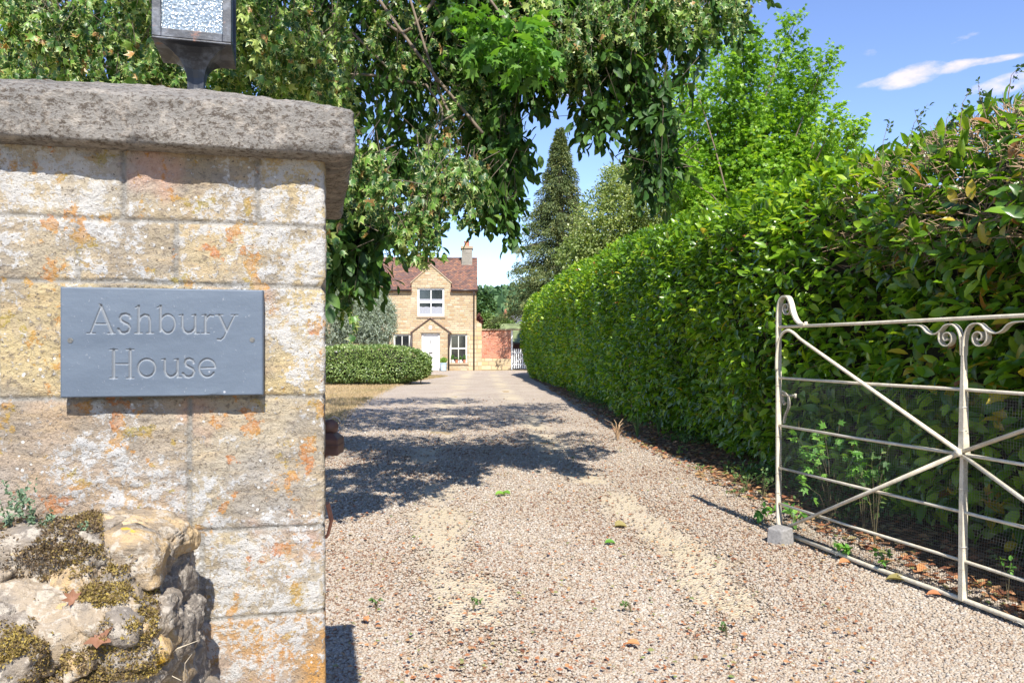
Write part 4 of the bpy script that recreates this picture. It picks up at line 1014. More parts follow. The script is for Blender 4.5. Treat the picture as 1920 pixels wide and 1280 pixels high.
# strappy dry tuft
def tuft(px, d, n, h, mat, label, lean=.6):
    x = (px - 960) / F * d; m = MB()
    for q in range(n):
        a = RNG.random() * 6.283; l = h * (.5 + .6 * RNG.random()); le = lean * RNG.random(); b = np.array([math.cos(a) * le * l, math.sin(a) * le * l, l])
        m.strip([(0, 0, 0), tuple(b * np.array([.4, .4, .7])), tuple(b * np.array([1, 1, .85]))], [.012, .010, .003], .001, (math.cos(a + 1.57), math.sin(a + 1.57), 0))
    o = m.build('grass_tuft', mat); o.location = (x, d, 0); return tag(o, label, 'grass tuft')
tuft(1158, 11.3, 26, .32, simple('straw_blade', (.50, .34, .20), .8, 0, .4, 3), 'dry straw coloured tuft at the edge of the drive under the hedge', .9)
tuft(1195, 11.6, 30, .42, simple('green_blade', (.11, .20, .05), .6, 0, .3, 3), 'green strappy tuft growing at the foot of the hedge beside the dry tuft')
tuft(1235, 11.9, 24, .38, bpy.data.materials['green_blade'], 'green strappy tuft nearest the gate at the foot of the hedge')

# larger fallen leaves on the gravel
Mg = leaf_mat('fallen_green', [(0, (.10, .24, .03)), (1, (.20, .36, .05))], .45, .2); Mo = leaf_mat('fallen_olive', [(0, (.20, .17, .05)), (1, (.30, .24, .09))], .7, .1); Mr = leaf_mat('fallen_rust', [(0, (.40, .15, .06)), (1, (.55, .26, .10))], .7, .1)
for px, py, s, mat, a, lab in ((928, 931, .10, Mg, .3, 'fresh green fallen leaf on the gravel, left of a pair'), (957, 930, .10, Mg, 2.6, 'fresh green fallen leaf on the gravel, right of a pair'),
        (1152, 988, .09, Mo, .2, 'withered olive brown leaf on the gravel, left of two touching leaves'), (1176, 992, .10, Mo, 2.9, 'withered olive brown leaf on the gravel, right of two touching leaves'),
        (1133, 1023, .08, Mg, .1, 'single yellow green leaf on the gravel below the withered pair'), (690, 1172, .065, Mr, 2.2, 'rust red fallen leaf near the pillar shadow'), (1200, 1216, .065, Mr, 2.9, 'pinkish fallen leaf in the near gravel'),
        (1573, 1061, .085, Mr, .2, 'orange fallen leaf on the gravel in front of the gate'), (1765, 1122, .075, Mr, 2.9, 'orange fallen leaf beneath the centre of the gate'), (1700, 1095, .11, Mo, 2.7, 'large curled olive leaf lying under the bottom rail'),
        (1720, 1078, .12, Mr, .5, 'large curled orange brown leaf behind the bottom rail'), (1838, 1105, .14, Mr, 1.2, 'large rust coloured leaf behind the mesh right of the centre post'), (773, 1035, .04, Mr, 1.0, 'small orange leaf on gravel left of centre'), (1030, 1045, .04, Mr, 1.8, 'small pinkish leaf on the middle of the drive')):
    d = gd(py); P = np.array([[(px - 960) / F * d, d, .02]])
    Vc, Fm, Em = T_oval(.30); Vc = Vc.copy(); Vc[:, 2] += np.abs(Vc[:, 0]) * .5
    o = leaves('fallen_leaf', P, np.array([[math.cos(a), math.sin(a), .06]]), np.array([[.1, -.25, 1.]]), np.array([s]), (Vc, Fm, Em), RNG.random(1), mat)
    tag(o, lab, 'leaf', 'larger fallen leaves on the gravel')
m = MB(); d = gd(981); x = (1255 - 960) / F * d; m.tube([(x, d, .015), (x + .04, d + .01, .022), (x + .10, d, .012)], .004, 5); tag(m.build('fallen_twig', m_t), 'short dark twig lying on the sandy patch of the drive', 'twig')
# ------------------------------------------------------------ the stone cottage
HY = 43.4
def hx_(px, d=HY): return (px - 960) / F * d
def hz_(py, d=HY): return EYE + (HZ - py) / F * d
def masonry(name, w, h, cols, mortar, mort=.012, bumpd=.012, stain=.25):
    t = NT(name); v = t.co(); sp = t.n('ShaderNodeSeparateXYZ'); t.set(sp.inputs[0], v)
    cb = t.n('ShaderNodeCombineXYZ'); t.set(cb.inputs[0], t.math('ADD', sp.outputs[0], sp.outputs[1])); t.set(cb.inputs[1], sp.outputs[2])
    dn = t.noise(2.2, 2); vv = t.n('ShaderNodeVectorMath', operation='ADD'); t.set(vv.inputs[0], cb.outputs[0])
    c3 = t.n('ShaderNodeCombineXYZ'); t.set(c3.inputs[1], t.math('MULTIPLY', dn, .04)); t.set(vv.inputs[1], c3.outputs[0])
    b = t.n('ShaderNodeTexBrick'); t.set(b.inputs['Vector'], vv.outputs[0]); b.inputs['Scale'].default_value = 1; b.inputs['Brick Width'].default_value = w; b.inputs['Row Height'].default_value = h
    b.inputs['Mortar Size'].default_value = mort; b.inputs['Color1'].default_value = (0, 0, 0, 1); b.inputs['Color2'].default_value = (1, 1, 1, 1); b.inputs['Mortar'].default_value = (.5, .5, .5, 1); b.offset_frequency = 2; b.squash = 1.35; b.squash_frequency = 3
    c = t.ramp(b.outputs['Color'], cols); n = t.noise(1.1, 4, .6); n2 = t.noise(9, 5, .7)
    c = t.mix(t.math('MULTIPLY', b.outputs['Fac'], .8), c, mortar)
    c = t.mix(t.math('MULTIPLY', t.step(n, .5, .72), stain), c, (.62, .54, .44)); c = t.mix(t.math('MULTIPLY', t.step(n2, .55, .75), .35), c, (.32, .24, .15))
    hgt_ = t.math('ADD', t.math('MULTIPLY', b.outputs['Fac'], -1.0), t.math('MULTIPLY', n2, .8))
    return t.done(t.bsdf(c, .92, t.bump(hgt_, .8, bumpd), .2))
M_house = masonry('honey_stone_masonry', .27, .115, [(0, (.36, .25, .14)), (.3, (.46, .355, .215)), (.55, (.51, .41, .26)), (.8, (.42, .28, .14)), (1, (.57, .48, .34))], (.30, .24, .18), .018)
M_quoin = masonry('pale_stone_blocks', .45, .24, [(0, (.46, .34, .20)), (.5, (.60, .49, .32)), (1, (.50, .35, .18))], (.30, .24, .17), .022)
M_brick = masonry('red_brickwork', .235, .078, [(0, (.34, .11, .065)), (.35, (.48, .17, .10)), (.7, (.56, .23, .14)), (1, (.42, .16, .12))], (.46, .36, .28), .010, .008, .3)
def tile_mat():
    t = NT('clay_roof_tiles'); v = t.co(); sp = t.n('ShaderNodeSeparateXYZ'); t.set(sp.inputs[0], v)
    cb = t.n('ShaderNodeCombineXYZ'); t.set(cb.inputs[0], sp.outputs[0]); t.set(cb.inputs[1], t.math('MULTIPLY', sp.outputs[2], 1.7))
    b = t.n('ShaderNodeTexBrick'); t.set(b.inputs['Vector'], cb.outputs[0]); b.inputs['Scale'].default_value = 1; b.inputs['Brick Width'].default_value = .17; b.inputs['Row Height'].default_value = .14
    b.inputs['Mortar Size'].default_value = .009; b.inputs['Color1'].default_value = (0, 0, 0, 1); b.inputs['Color2'].default_value = (1, 1, 1, 1)
    n = t.noise(1.3, 5, .7); n2 = t.noise(4, 4, .7)
    c = t.ramp(t.math('ADD', t.math('MULTIPLY', b.outputs['Color'], .55), t.math('MULTIPLY', n, .5)), [(.2, (.08, .06, .055)), (.38, (.18, .095, .07)), (.5, (.28, .13, .08)), (.62, (.14, .09, .08)), (.8, (.32, .16, .09)), (.95, (.38, .20, .11))])
    c = t.mix(t.step(n2, .6, .72), c, (.16, .11, .13)); c = t.mix(t.math('MULTIPLY', b.outputs['Fac'], .7), c, (.07, .045, .045))
    return t.done(t.bsdf(c, .8, t.bump(t.math('MULTIPLY', b.outputs['Fac'], -1), .8, .015), .3))
M_tile = tile_mat()
M_sill = simple('sandstone_trim', (.36, .28, .19), .9); M_white = simple('white_gloss_paint', (.80, .79, .76), .4, 0, .04, 4); M_sage = simple('pale_sage_paint', (.60, .60, .54), .5, 0, .04, 4)
M_gut = simple('black_brown_gutter', (.05, .035, .03), .4)
def dglass():
    t = NT('dark_window_glass'); n = t.noise(1.2, 3); c = t.ramp(n, [(.35, (.012, .014, .016)), (.65, (.04, .045, .045))])
    return t.done(t.bsdf(c, .06, t.bump(t.noise(2.5, 2), .05, .01), .8))
M_dg = dglass()
house = empty('cottage', (hx_(820), HY, 0), 0, 'honey stone cottage with red tiled roof, gabled dormer and small porch at the drive end', 'house')
HX, HYo = hx_(820), HY
class HB(MB):
    """works in world x,y,z and stores relative to the cottage"""
    def build(s, name, mat, parent=None, **k):
        s.v = [(a - HX, b - HYo, c) for a, b, c in s.v]
        return super().build(name, mat, parent or house, **k)
def wall_cells(m, x0, x1, z0, z1, holes, y, dep):
    xs = sorted({x0, x1} | {h[0] for h in holes} | {h[1] for h in holes}); zs_ = sorted({z0, z1} | {h[2] for h in holes} | {h[3] for h in holes})
    zs_ = [q for q in zs_ if z0 <= q <= z1]
    for a, b in zip(xs[:-1], xs[1:]):
        for c, d in zip(zs_[:-1], zs_[1:]):
            cx_, cz_ = (a + b) / 2, (c + d) / 2
            if any(h[0] < cx_ < h[1] and h[2] < cz_ < h[3] for h in holes): continue
            m.add([(a, y, c), (b, y, c), (b, y, d), (a, y, d)], [(0, 1, 2, 3)])
    for h in holes:
        zt2 = min(h[3], z1)
        m.add([(h[0], y, h[2]), (h[0], y, zt2), (h[0], y + dep, zt2), (h[0], y + dep, h[2])], [(0, 1, 2, 3)])
        m.add([(h[1], y, h[2]), (h[1], y + dep, h[2]), (h[1], y + dep, zt2), (h[1], y, zt2)], [(0, 1, 2, 3)])
        m.add([(h[0], y, h[2]), (h[0], y + dep, h[2]), (h[1], y + dep, h[2]), (h[1], y, h[2])], [(0, 1, 2, 3)])
        if h[3] <= z1: m.add([(h[0], y, h[3]), (h[1], y, h[3]), (h[1], y + dep, h[3]), (h[0], y + dep, h[3])], [(0, 1, 2, 3)])
xL, xR, zE = -14.0, hx_(893), hz_(545)
W_up = (hx_(783), hx_(833), hz_(592.5), hz_(540)); W_r = (hx_(843), hx_(876), hz_(680), hz_(626)); W_l = (hx_(738), hx_(770), hz_(680), hz_(626)); W_f = (hx_(610), hx_(656), hz_(680), hz_(636)); W_d = (hx_(789), hx_(824), 0, hz_(624))
m = HB(); wall_cells(m, xL, xR, -.1, zE, [W_up, W_r, W_l, W_f, W_d], HY, .22)
YB, YR = HY + 6.6, HY + 3.2; zR = hz_(487, YR)
m.add([(xR, HY, -.1), (xR, YB, -.1), (xR, YB, zE), (xR, YR, zR - .05), (xR, HY, zE)], [(0, 1, 2, 3, 4)]); m.add([(xL, HY, -.1), (xL, YB, -.1), (xL, YB, zE), (xL, YR, zR - .05), (xL, HY, zE)], [(4, 3, 2, 1, 0)])
m.add([(xL, YB, -.1), (xR, YB, -.1), (xR, YB, zE), (xL, YB, zE)], [(3, 2, 1, 0)]); m.build('wall', M_house)
m = HB()   # larger pale quoins at the right corner and beside the lower window, a few mm proud
wall_cells(m, hx_(879), xR + .004, -.1, hz_(618), [], HY - .008, 0); m.build('quoins', M_quoin)
ov = .12
m = HB(); sl_ = (zR - zE) / (YR - HY)
def slab(m, x0, x1, ya, za, yb, zb_, th=.07):
    m.add([(x0, ya, za), (x1, ya, za), (x1, yb, zb_), (x0, yb, zb_), (x0, ya, za - th), (x1, ya, za - th), (x1, yb, zb_ - th), (x0, yb, zb_ - th)], [(0, 1, 2, 3), (7, 6, 5, 4), (0, 4, 5, 1), (1, 5, 6, 2), (2, 6, 7, 3), (3, 7, 4, 0)])
xd0, xd1 = hx_(772), hx_(845)
# tile courses as real steps
nc = 22; y0 = HY - .16; 
for i in range(nc):
    ya = y0 + (YR - y0) * i / nc; yb = y0 + (YR - y0) * (i + 1) / nc
    za = zE + .07 + (ya - HY) * sl_ + .018; zb_ = zE + .07 + (yb - HY) * sl_ + .0
    for a, b in ([(xL - .1, xd0 + .02), (xd1 - .02, xR + .07)] if ya < HY + .28 else [(xL - .1, xR + .07)]): slab(m, a, b, ya, za, yb + .02, zb_ + .01, .05)
slab(m, xL - .1, xR + .07, YB + .15, zE - .02, YR + .02, zR + .07); rf = m.build('roof', M_tile)
m = HB(); m.tube([(xL - .1, YR, zR + .07), (xR + .07, YR, zR + .07)], .075, 10); m.build('ridge_tiles', M_tile, smooth=True)
# dormer
z = hz_; m = HB(); pts = [(xd0, zE), (W_up[0], zE), (W_up[0], W_up[3]), (W_up[1], W_up[3]), (W_up[1], zE), (xd1, zE), (xd1, z(530)), (hx_(808.5), z(497)), (xd0, z(530))]
m.prism(pts, HY + .0005, HY + .22); dm = m.build('dormer', M_house)
m = HB(); e = .06
m.prism([(xd0 - .02, zE + .04), (xd1 + .02, zE + .04), (xd1 + .04, z(530) + .01), (hx_(808.5), z(497) + .05), (xd0 - .04, z(530) + .01)], HY + .223, HY + 2.6); m.build('dormer_roof', M_tile)
m = HB()
for a, b in (((hx_(808.5), z(496) + .03), (xd0 - .07, z(530.5) + .03)), ((hx_(808.5), z(496) + .03), (xd1 + .07, z(530.5) + .03))):
    m.add([(a[0], HY - .05, a[1]), (b[0], HY - .05, b[1]), (b[0], HY + .3, b[1]), (a[0], HY + .3, a[1]), (a[0], HY - .05, a[1] - .07), (b[0], HY - .05, b[1] - .07), (b[0], HY + .3, b[1] - .07), (a[0], HY + .3, a[1] - .07)], [(0, 1, 2, 3), (7, 6, 5, 4), (0, 4, 5, 1), (1, 5, 6, 2), (2, 6, 7, 3), (3, 7, 4, 0)])
m.build('dormer_coping', M_sill)
# voussoirs (upright stones) over openings
def soldier(x0, x1, z0, h, n, yy):
    m = HB(); w = (x1 - x0) / n
    for i in range(n): m.box(x0 + i * w + .004, yy - .012 - .004 * (i % 2), z0, x0 + (i + 1) * w - .004, yy + .02, z0 + h - .02 * (i % 3))
    m.build('lintel', M_quoin if z0 < 3 else M_house)
soldier(W_up[0] - .25, W_up[1] + .25, W_up[3] + .01, .26, 15, HY); soldier(W_r[0] - .12, W_r[1] + .12, W_r[3] + .01, .26, 8, HY); soldier(W_l[0] - .35, W_l[1] + .1, W_l[3] + .01, .26, 9, HY)
# windows
def window(w, label, mat, curtain=False, sill=True, mid=.5, vbar=True, sillm=None):
    x0, x1, z0, z1 = w; y = HY + .08; fwid = .095
    m = HB(); m.box(x0, y, z0, x0 + fwid, y + .09, z1); m.box(x1 - fwid, y, z0, x1, y + .09, z1); m.box(x0 + fwid, y, z0, x1 - fwid, y + .088, z0 + fwid); m.box(x0 + fwid, y, z1 - fwid, x1 - fwid, y + .088, z1)
    zm = z0 + (z1 - z0) * mid; m.box(x0 + fwid, y + .01, zm - .04, x1 - fwid, y + .08, zm + .04)
    if vbar: xm = (x0 + x1) / 2; m.box(xm - .022, y + .02, z0 + fwid, xm + .022, y + .07, zm - .04); m.box(xm - .022, y + .02, zm + .04, xm + .022, y + .07, z1 - fwid)
    f = m.build('window', mat)
    g = HB(); g.box(x0 + fwid, y + .045, z0 + fwid, x1 - fwid, y + .055, z1 - fwid); g.build('pane', M_dg, f)
    if curtain:
        c = HB(); k = 24
        for za, zb2 in ((z0 + fwid, z0 + fwid + .40), (zm + .04, zm + .18)):
            xs = np.linspace(x0 + fwid, x1 - fwid, k * 4)
            V = []
            for x_ in xs: V += [(x_, y + .041 - .002 * math.sin(x_ * 60), za), (x_, y + .041 - .002 * math.sin(x_ * 60), zb2 + (.03 * abs(math.sin(x_ * 9)) if za < zm else 0))]
            c.add(V, [(2 * i, 2 * i + 2, 2 * i + 3, 2 * i + 1) for i in range(len(xs) - 1)])
        c.build('net_curtain', simple('net_curtain_cloth', (.30, .31, .34), .9), f)
    if sill: s = HB(); s.box(x0 - .06, HY - .06, z0 - .10, x1 + .06, HY + .20, z0 - .001); s.build('sill', M_sill, f)
    return f
window(W_up, '', M_white, True); window(W_r, '', M_sage); window(W_l, '', M_sage); window(W_f, '', M_sage)
# porch
house.rotation_euler[2] = math.radians(2.9)
PY = HY - .55; pz = lambda py: hz_(py, PY); px_ = lambda p: hx_(p, PY)
m = HB(); m.box(px_(773), PY, -.05, px_(789), HY - .001, pz(624)); m.box(px_(824), PY, -.05, px_(839), HY - .001, pz(624))
m.prism([(px_(773), pz(624)), (px_(839), pz(624)), (px_(842), pz(622)), (px_(806), pz(597.5)), (px_(770), pz(622))], PY, HY - .001); porch = m.build('porch', M_house)
m = HB()
for s, xe in ((-1, px_(768)), (1, px_(845.5))):
    xa = px_(806); za = pz(594.5); zb_ = pz(623)
    m.add([(xa, PY - .10, za), (xe, PY - .10, zb_), (xe, HY, zb_), (xa, HY, za), (xa, PY - .10, za - .05), (xe, PY - .10, zb_ - .05), (xe, HY, zb_ - .05), (xa, HY, za - .05)], [(0, 1, 2, 3), (7, 6, 5, 4), (0, 4, 5, 1), (1, 5, 6, 2), (2, 6, 7, 3), (3, 7, 4, 0)])
m.build('porch_roof', simple('weathered_porch_tiles', (.20, .13, .10), .9, 0, .3, 6), porch)
m = HB(); m.box(px_(787), PY - .03, pz(624), px_(826), PY - .001, pz(621.5)); m.build('lintel', M_sill, porch)
m = HB(); m.add([(px_(806) + .10 * math.cos(a), PY - .01, pz(614) + .12 * math.sin(a)) for a in np.linspace(0, 6.28, 13)[:-1]] + [(px_(806), PY - .03, pz(614))], [(i, (i + 1) % 12, 12) for i in range(12)]); m.build('plaque', simple('pale_disc', (.55, .50, .50), .6), porch)
# door inside the porch opening
dx0, dx1, dz1 = px_(789.5), px_(823.5), pz(625)
m = HB(); yd = PY + .12
m.box(dx0, yd, 0, dx0 + .09, yd + .10, dz1); m.box(dx1 - .09, yd, 0, dx1, yd + .10, dz1); m.box(dx0 + .09, yd, dz1 - .08, dx1 - .09, yd + .098, dz1)
m.build('door_frame', M_white, porch)
m = HB(); m.box(dx0 + .091, yd + .04, .02, dx1 - .091, yd + .08, dz1 - .081)
mx = (dx0 + dx1) / 2
for a, b in ((dx0 + .16, mx - .04), (mx + .04, dx1 - .16)):
    for c, d in ((.22, .78), (.86, 1.46), (1.54, 1.82)):
        m.box(a, yd + .028, c, b, yd + .0401, c + .03); m.box(a, yd + .028, d - .03, b, yd + .0401, d); m.box(a, yd + .029, c + .03, a + .03, yd + .0401, d - .03); m.box(b - .03, yd + .029, c + .03, b, yd + .0401, d - .03)
door = m.build('door', M_white, porch)
m = HB(); m.box(mx - .10, yd + .005, .93, mx + .10, yd + .0275, .99); m.build('letterbox', M_gut, door)
m = HB(); m.box(mx - .02, yd - .01, 1.48, mx + .02, yd + .02, 1.66); m.build('knocker', simple('grey_iron', (.12, .12, .13), .4, .5), door)
m = HB(); m.tube([(mx - .03, yd + .0, .96), (mx + .03, yd + .0, .96)], .012, 8); m.build('handle', M_gut, door)
# gutters and downpipes
m = HB(); m.tube([(xL - .1, HY - .20, zE + .02), (xd0 - .02, HY - .20, zE + .02)], .055, 8); m.build('gutter', M_gut, smooth=True)
m = HB(); m.tube([(xd1 + .02, HY - .20, zE + .02), (xR + .1, HY - .20, zE + .02)], .055, 8); m.build('gutter', M_gut, smooth=True)
m = HB(); xx = hx_(888.5); m.tube([(xx, HY - .19, zE), (xx, HY - .08, zE - .25), (xx, HY - .07, .02)], .04, 8); m.build('downpipe', M_gut, smooth=True)
m = HB(); xx = hx_(839.5, PY); m.tube([(xx + .04, PY - .06, pz(623)), (xx + .02, PY - .05, pz(628)), (xx + .02, PY - .05, .02)], .045, 8); m.build('downpipe', M_gut, porch, smooth=True)
m = HB(); xx = hx_(771.5, PY); m.tube([(xx, PY - .06, pz(623)), (xx, PY - .05, .02)], .035, 8); m.build('downpipe', M_gut, porch, smooth=True)
# chimney
cd = 45.9; m = HB(); M_chim = masonry('grey_chimney_stone', .26, .11, [(0, (.21, .20, .17)), (.5, (.31, .29, .25)), (1, (.25, .23, .19))], (.26, .23, .19))
m.box(hx_(869.5, cd), cd, hz_(505, cd) - .5, hx_(889.5, cd), cd + .95, hz_(466, cd)); ch = m.build('chimney', M_chim, rf)
m = HB(); m.box(hx_(867.5, cd), cd - .06, hz_(466, cd) + .001, hx_(891, cd), cd + 1.01, hz_(461, cd)); m.build('chimney_cap', M_sill, ch, bevel=.02)
m = HB(); m.box(hx_(868.8, cd), cd - .02, hz_(504, cd), hx_(890.2, cd), cd + .001, hz_(500.5, cd)); m.build('flashing', simple('pale_mortar_fillet', (.55, .46, .42), .9), ch)
m = HB(); m.lathe([(.13, 0), (.16, .03), (.15, .10), (.135, .25), (.17, .29), (.17, .32), (.13, .33)], (hx_(879, cd), cd + .45, hz_(461, cd)), 14); m.build('chimney_pot', simple('terracotta', (.45, .17, .10), .8), ch)
# little vents/finials on the ridge
m = HB()
for p in (752, 757): m.tube([(hx_(p, YR), YR, zR + .1), (hx_(p, YR), YR, zR + .34)], [.05, .02], 6)
m.build('ridge_finial', M_gut)
# extension, garden wall, gate behind
m = MB(); m.box(hx_(893.4), HY + .5, -.1, hx_(903.5), HY + 4, hz_(607)); m.add([(hx_(893.4), HY + .5, hz_(607) + .001), (hx_(903.5), HY + .5, hz_(607) + .001), (hx_(893.4), HY + 4, hz_(607) + .3), (hx_(903.5), HY + 4, hz_(607) + .001), (hx_(893.4), HY + .5, hz_(600))], [(0, 1, 4), (1, 3, 2, 4)])
m.v = [(a - HX, b - HYo, c) for a, b, c in m.v]; m.build('side_lean_to', M_quoin, house)
WY = 45.0
gw = empty('garden_wall', (hx_(930, WY), WY, 0), 0, 'red brick garden wall on a honey stone base with stone coping, right of the cottage', 'wall')
def G(m, name, mat, p, **k):
    m.v = [(a - hx_(930, WY), b - WY, c) for a, b, c in m.v]; return m.build(name, mat, p, **k)
G(MB().box(hx_(900, WY), WY, hz_(672, WY), hx_(958, WY), WY + .25, hz_(619, WY)), 'brickwork', M_brick, gw)
G(MB().box(hx_(900, WY), WY - .03, -.1, hx_(958, WY), WY + .28, hz_(672, WY) - .001), 'stone_base', M_quoin, gw)
G(MB().box(hx_(899, WY), WY - .07, hz_(619, WY) + .001, hx_(990, WY), WY + .32, hz_(616.5, WY)), 'coping', M_sill, gw)
G(MB().box(hx_(958.3, WY), WY - .01, -.1, hx_(961.5, WY), WY + .2, hz_(619, WY)), 'door_post', M_white, gw)
G(MB().box(hx_(990.3, WY), WY - .01, -.1, hx_(1060, WY), WY + .2, hz_(619, WY)), 'brickwork', M_brick, gw)
pg = empty('picket_gate', (hx_(962, WY), WY + .02, 0), 0, 'white painted picket gate beside the brick garden wall', 'gate')
for i in range(7):
    x0 = .04 + i * .118; t_ = 1.15 - .0 * i; m = MB(); m.prism([(x0, .06), (x0 + .068, .06), (x0 + .068, t_), (x0 + .034, t_ + .05), (x0, t_)], -.015, .007); m.build('picket', M_white, pg)
for z_ in (.25, .92): MB().box(.02, .008, z_, .90, .04, z_ + .08).build('rail', M_white, pg)
MB().prism([(.04, .33), (.10, .33), (.86, .86), (.86, .92), (.80, .92), (.04, .40)], .0085, .032).build('brace', M_white, pg)
# dark outbuilding behind the picket gate
sd = empty('garden_shed', (1.2, 52, 0), 0, 'dark red brown timber shed with a mossy sloping roof, seen over the picket gate', 'shed')
MB().box(-1.8, 0, -.1, 2.2, 3, 1.55).build('wall', simple('dark_stained_boards', (.09, .035, .03), .7, 0, .3, 6), sd)
MB().add([(-2, -.25, 1.55), (2.4, -.25, 1.55), (2.4, 3.2, 2.9), (-2, 3.2, 2.9), (-2, -.25, 1.45), (2.4, -.25, 1.45), (2.4, 3.2, 2.8), (-2, 3.2, 2.8)], [(0, 1, 2, 3), (7, 6, 5, 4), (0, 4, 5, 1), (1, 5, 6, 2), (2, 6, 7, 3), (3, 7, 4, 0)]).build('roof', simple('mossy_felt', (.16, .19, .08), .95, 0, .5, 3), sd)
MB().box(-2, -.30, 1.42, 2.4, -.255, 1.56).build('fascia', M_gut, sd)
# distant slate-roofed house
DY = 92.; fx = lambda p: (p - 960) / F * DY; fz = lambda p: EYE + (HZ - p) / F * DY
fh = empty('far_house', (fx(965), DY, 0), 0, 'distant grey slate roofed house with a red brick chimney among the trees', 'house')
def FB(m, n_, mat, **k): m.v = [(a - fx(965), b - DY, c) for a, b, c in m.v]; return m.build(n_, mat, fh, **k)
FB(MB().prism([(fx(949), 0), (fx(972), 0), (fx(972), fz(604)), (fx(960.5), fz(591)), (fx(949), fz(604))], DY, DY + 8), 'wall', simple('pale_render', (.42, .42, .40), .9))
M_sl = simple('slate_tiles', (.155, .155, .18), .6, 0, .3, 2)
m = MB()
for s, xe in ((-1, fx(946.5)), (1, fx(974.5))):
    xa = fx(960.5); za = fz(588.5); zb_ = fz(605)
    m.add([(xa, DY - .4, za), (xe, DY - .4, zb_), (xe, DY + 8, zb_), (xa, DY + 8, za), (xa, DY - .4, za - .3), (xe, DY - .4, zb_ - .3), (xe, DY + 8, zb_ - .3), (xa, DY + 8, za - .3)], [(0, 1, 2, 3), (7, 6, 5, 4), (0, 4, 5, 1), (1, 5, 6, 2), (2, 6, 7, 3), (3, 7, 4, 0)])
m.add([(fx(961), DY + 2, fz(588.6)), (fx(961), DY + 2.5, fz(588.6)), (fx(1010), DY + 2.5, fz(588.6)), (fx(1010), DY + 2, fz(588.6)), (fx(961), DY - 2, fz(618)), (fx(1010), DY - 2, fz(618))], [(0, 3, 5, 4), (0, 1, 2, 3)])
FB(m, 'roof', M_sl)
FB(MB().box(fx(944), DY + 1, fz(612), fx(952), DY + 2, fz(588)).box(fx(943.4), DY + .9, fz(588) + .01, fx(952.6), DY + 2.1, fz(586.6)), 'chimney', M_brick)
FB(MB().lathe([(.16, 0), (.14, .5)], (fx(948), DY + 1.5, fz(586.6)), 8), 'chimney_pot', simple('far_terracotta', (.45, .18, .1)))

# pots on the window sill, tub by the door
M_terra = bpy.data.materials['terracotta']; M_pl = leaf_mat('potted_leaf', [(0, (.05, .13, .03)), (1, (.14, .28, .05))], .5, .3)
def pot(x, y, z_, r, h, potm, leafm, n, lh, label, cat='potted plant', group=None, taper=.75):
    p = empty('potted_plant', (x, y, z_), 0, label, cat, group)
    MB().lathe([(r * taper, 0), (r, h * .85), (r * 1.08, h * .86), (r * 1.08, h), (r * .9, h), (r * .88, h * .9)], k=16).build('pot', potm, p, smooth=False)
    P = rvec(n) * np.array([r * 1.1, r * 1.1, lh * .5]) * RNG.random((n, 1)) ** .4 + np.array([0, 0, h + lh * .45]); leaves('foliage', P, rvec(n) + np.array([0, 0, .6]), rvec(n), .05 + .04 * RNG.random(n), T_small(.28), RNG.random(n), leafm, p)
    return p
zs2 = W_r[2] + .002
pot(hx_(848.5), HY + .06, zs2, .075, .17, simple('white_china', (.75, .73, .68), .4), M_pl, 90, .28, 'green plant in a white pot, leftmost on the cottage window sill', group='pots on the cottage window sill')
pot(hx_(856.0), HY + .06, zs2, .08, .17, M_terra, M_pl, 60, .14, 'green plant in an orange clay pot, second from the left on the cottage window sill', group='pots on the cottage window sill')
pot(hx_(863.5), HY + .06, zs2, .07, .16, bpy.data.materials['white_china'], M_pl, 60, .20, 'green plant in a white pot, third from the left on the cottage window sill', group='pots on the cottage window sill')
pot(hx_(870.5), HY + .06, zs2, .075, .17, M_terra, M_pl, 90, .26, 'green plant in an orange clay pot, rightmost on the cottage window sill', group='pots on the cottage window sill')
M_tub = simple('pale_blue_glaze', (.42, .52, .60), .35, 0, .08, 8)
tb = pot(hx_(831.5, 42.5), 42.5, .01, .185, .42, M_tub, leaf_mat('lime_box_leaf', [(0, (.10, .22, .03)), (1, (.28, .42, .06))], .5, .3), 420, .30, 'lime green ball plant in a pale blue tub beside the white front door', 'planter', None, .82); tb.name = 'planter'

# ------------------------------------------------------------ low hedge and olives left of the drive
def bush_core(name, c, r, mat, parent, seed):
    bm = bmesh.new(); bmesh.ops.create_icosphere(bm, subdivisions=4, radius=1.0); V = np.array([v.co[:] for v in bm.verts]); Fc = np.array([[v.index for v in f.verts] for f in bm.faces]); bm.free()
    V = V * (1 + fbm(V, 2.5, 3, seed)[:, None] * .25); return link(name, np_mesh(name, V * np.array(r) + np.array(c), Fc, True), mat, parent)
M_lh = leaf_mat('clipped_shrub_leaf', [(0, (.06, .11, .03)), (.4, (.16, .24, .07)), (.75, (.30, .39, .13)), (1, (.46, .52, .24))], .38, .25)
lh = empty('clipped_low_hedge', (-5.2, 27.9, 0), 0, 'low rounded clipped hedge with small pale leaves on the lawn before the cottage', 'hedge')
def rbox(n, cx_, cy_, rx, ry, H, p=3.4):
    u = rvec(n); u = unit(u * np.array([rx, ry, H / 2]) * (1 + RNG.random((n, 1))) ** 0); u = u / np.array([rx, ry, H / 2]); u = u / (np.sum(np.abs(u) ** p, 1) ** (1 / p))[:, None]
    return u * np.array([rx, ry, H / 2]) , u
n = 25000; Q, u = rbox(n, 0, 0, 2.32, .85, 1.24); Q = Q * (1 - RNG.random(n)[:, None] ** 1.5 * .12); Q *= (1 + fbm(Q, 1.4, 3, 601)[:, None] * .12 + fbm(Q, 6, 3, 602)[:, None] * .05); Q[:, 2] += .72
kk = Q[:, 2] > .02; Q, u = Q[kk], u[kk]
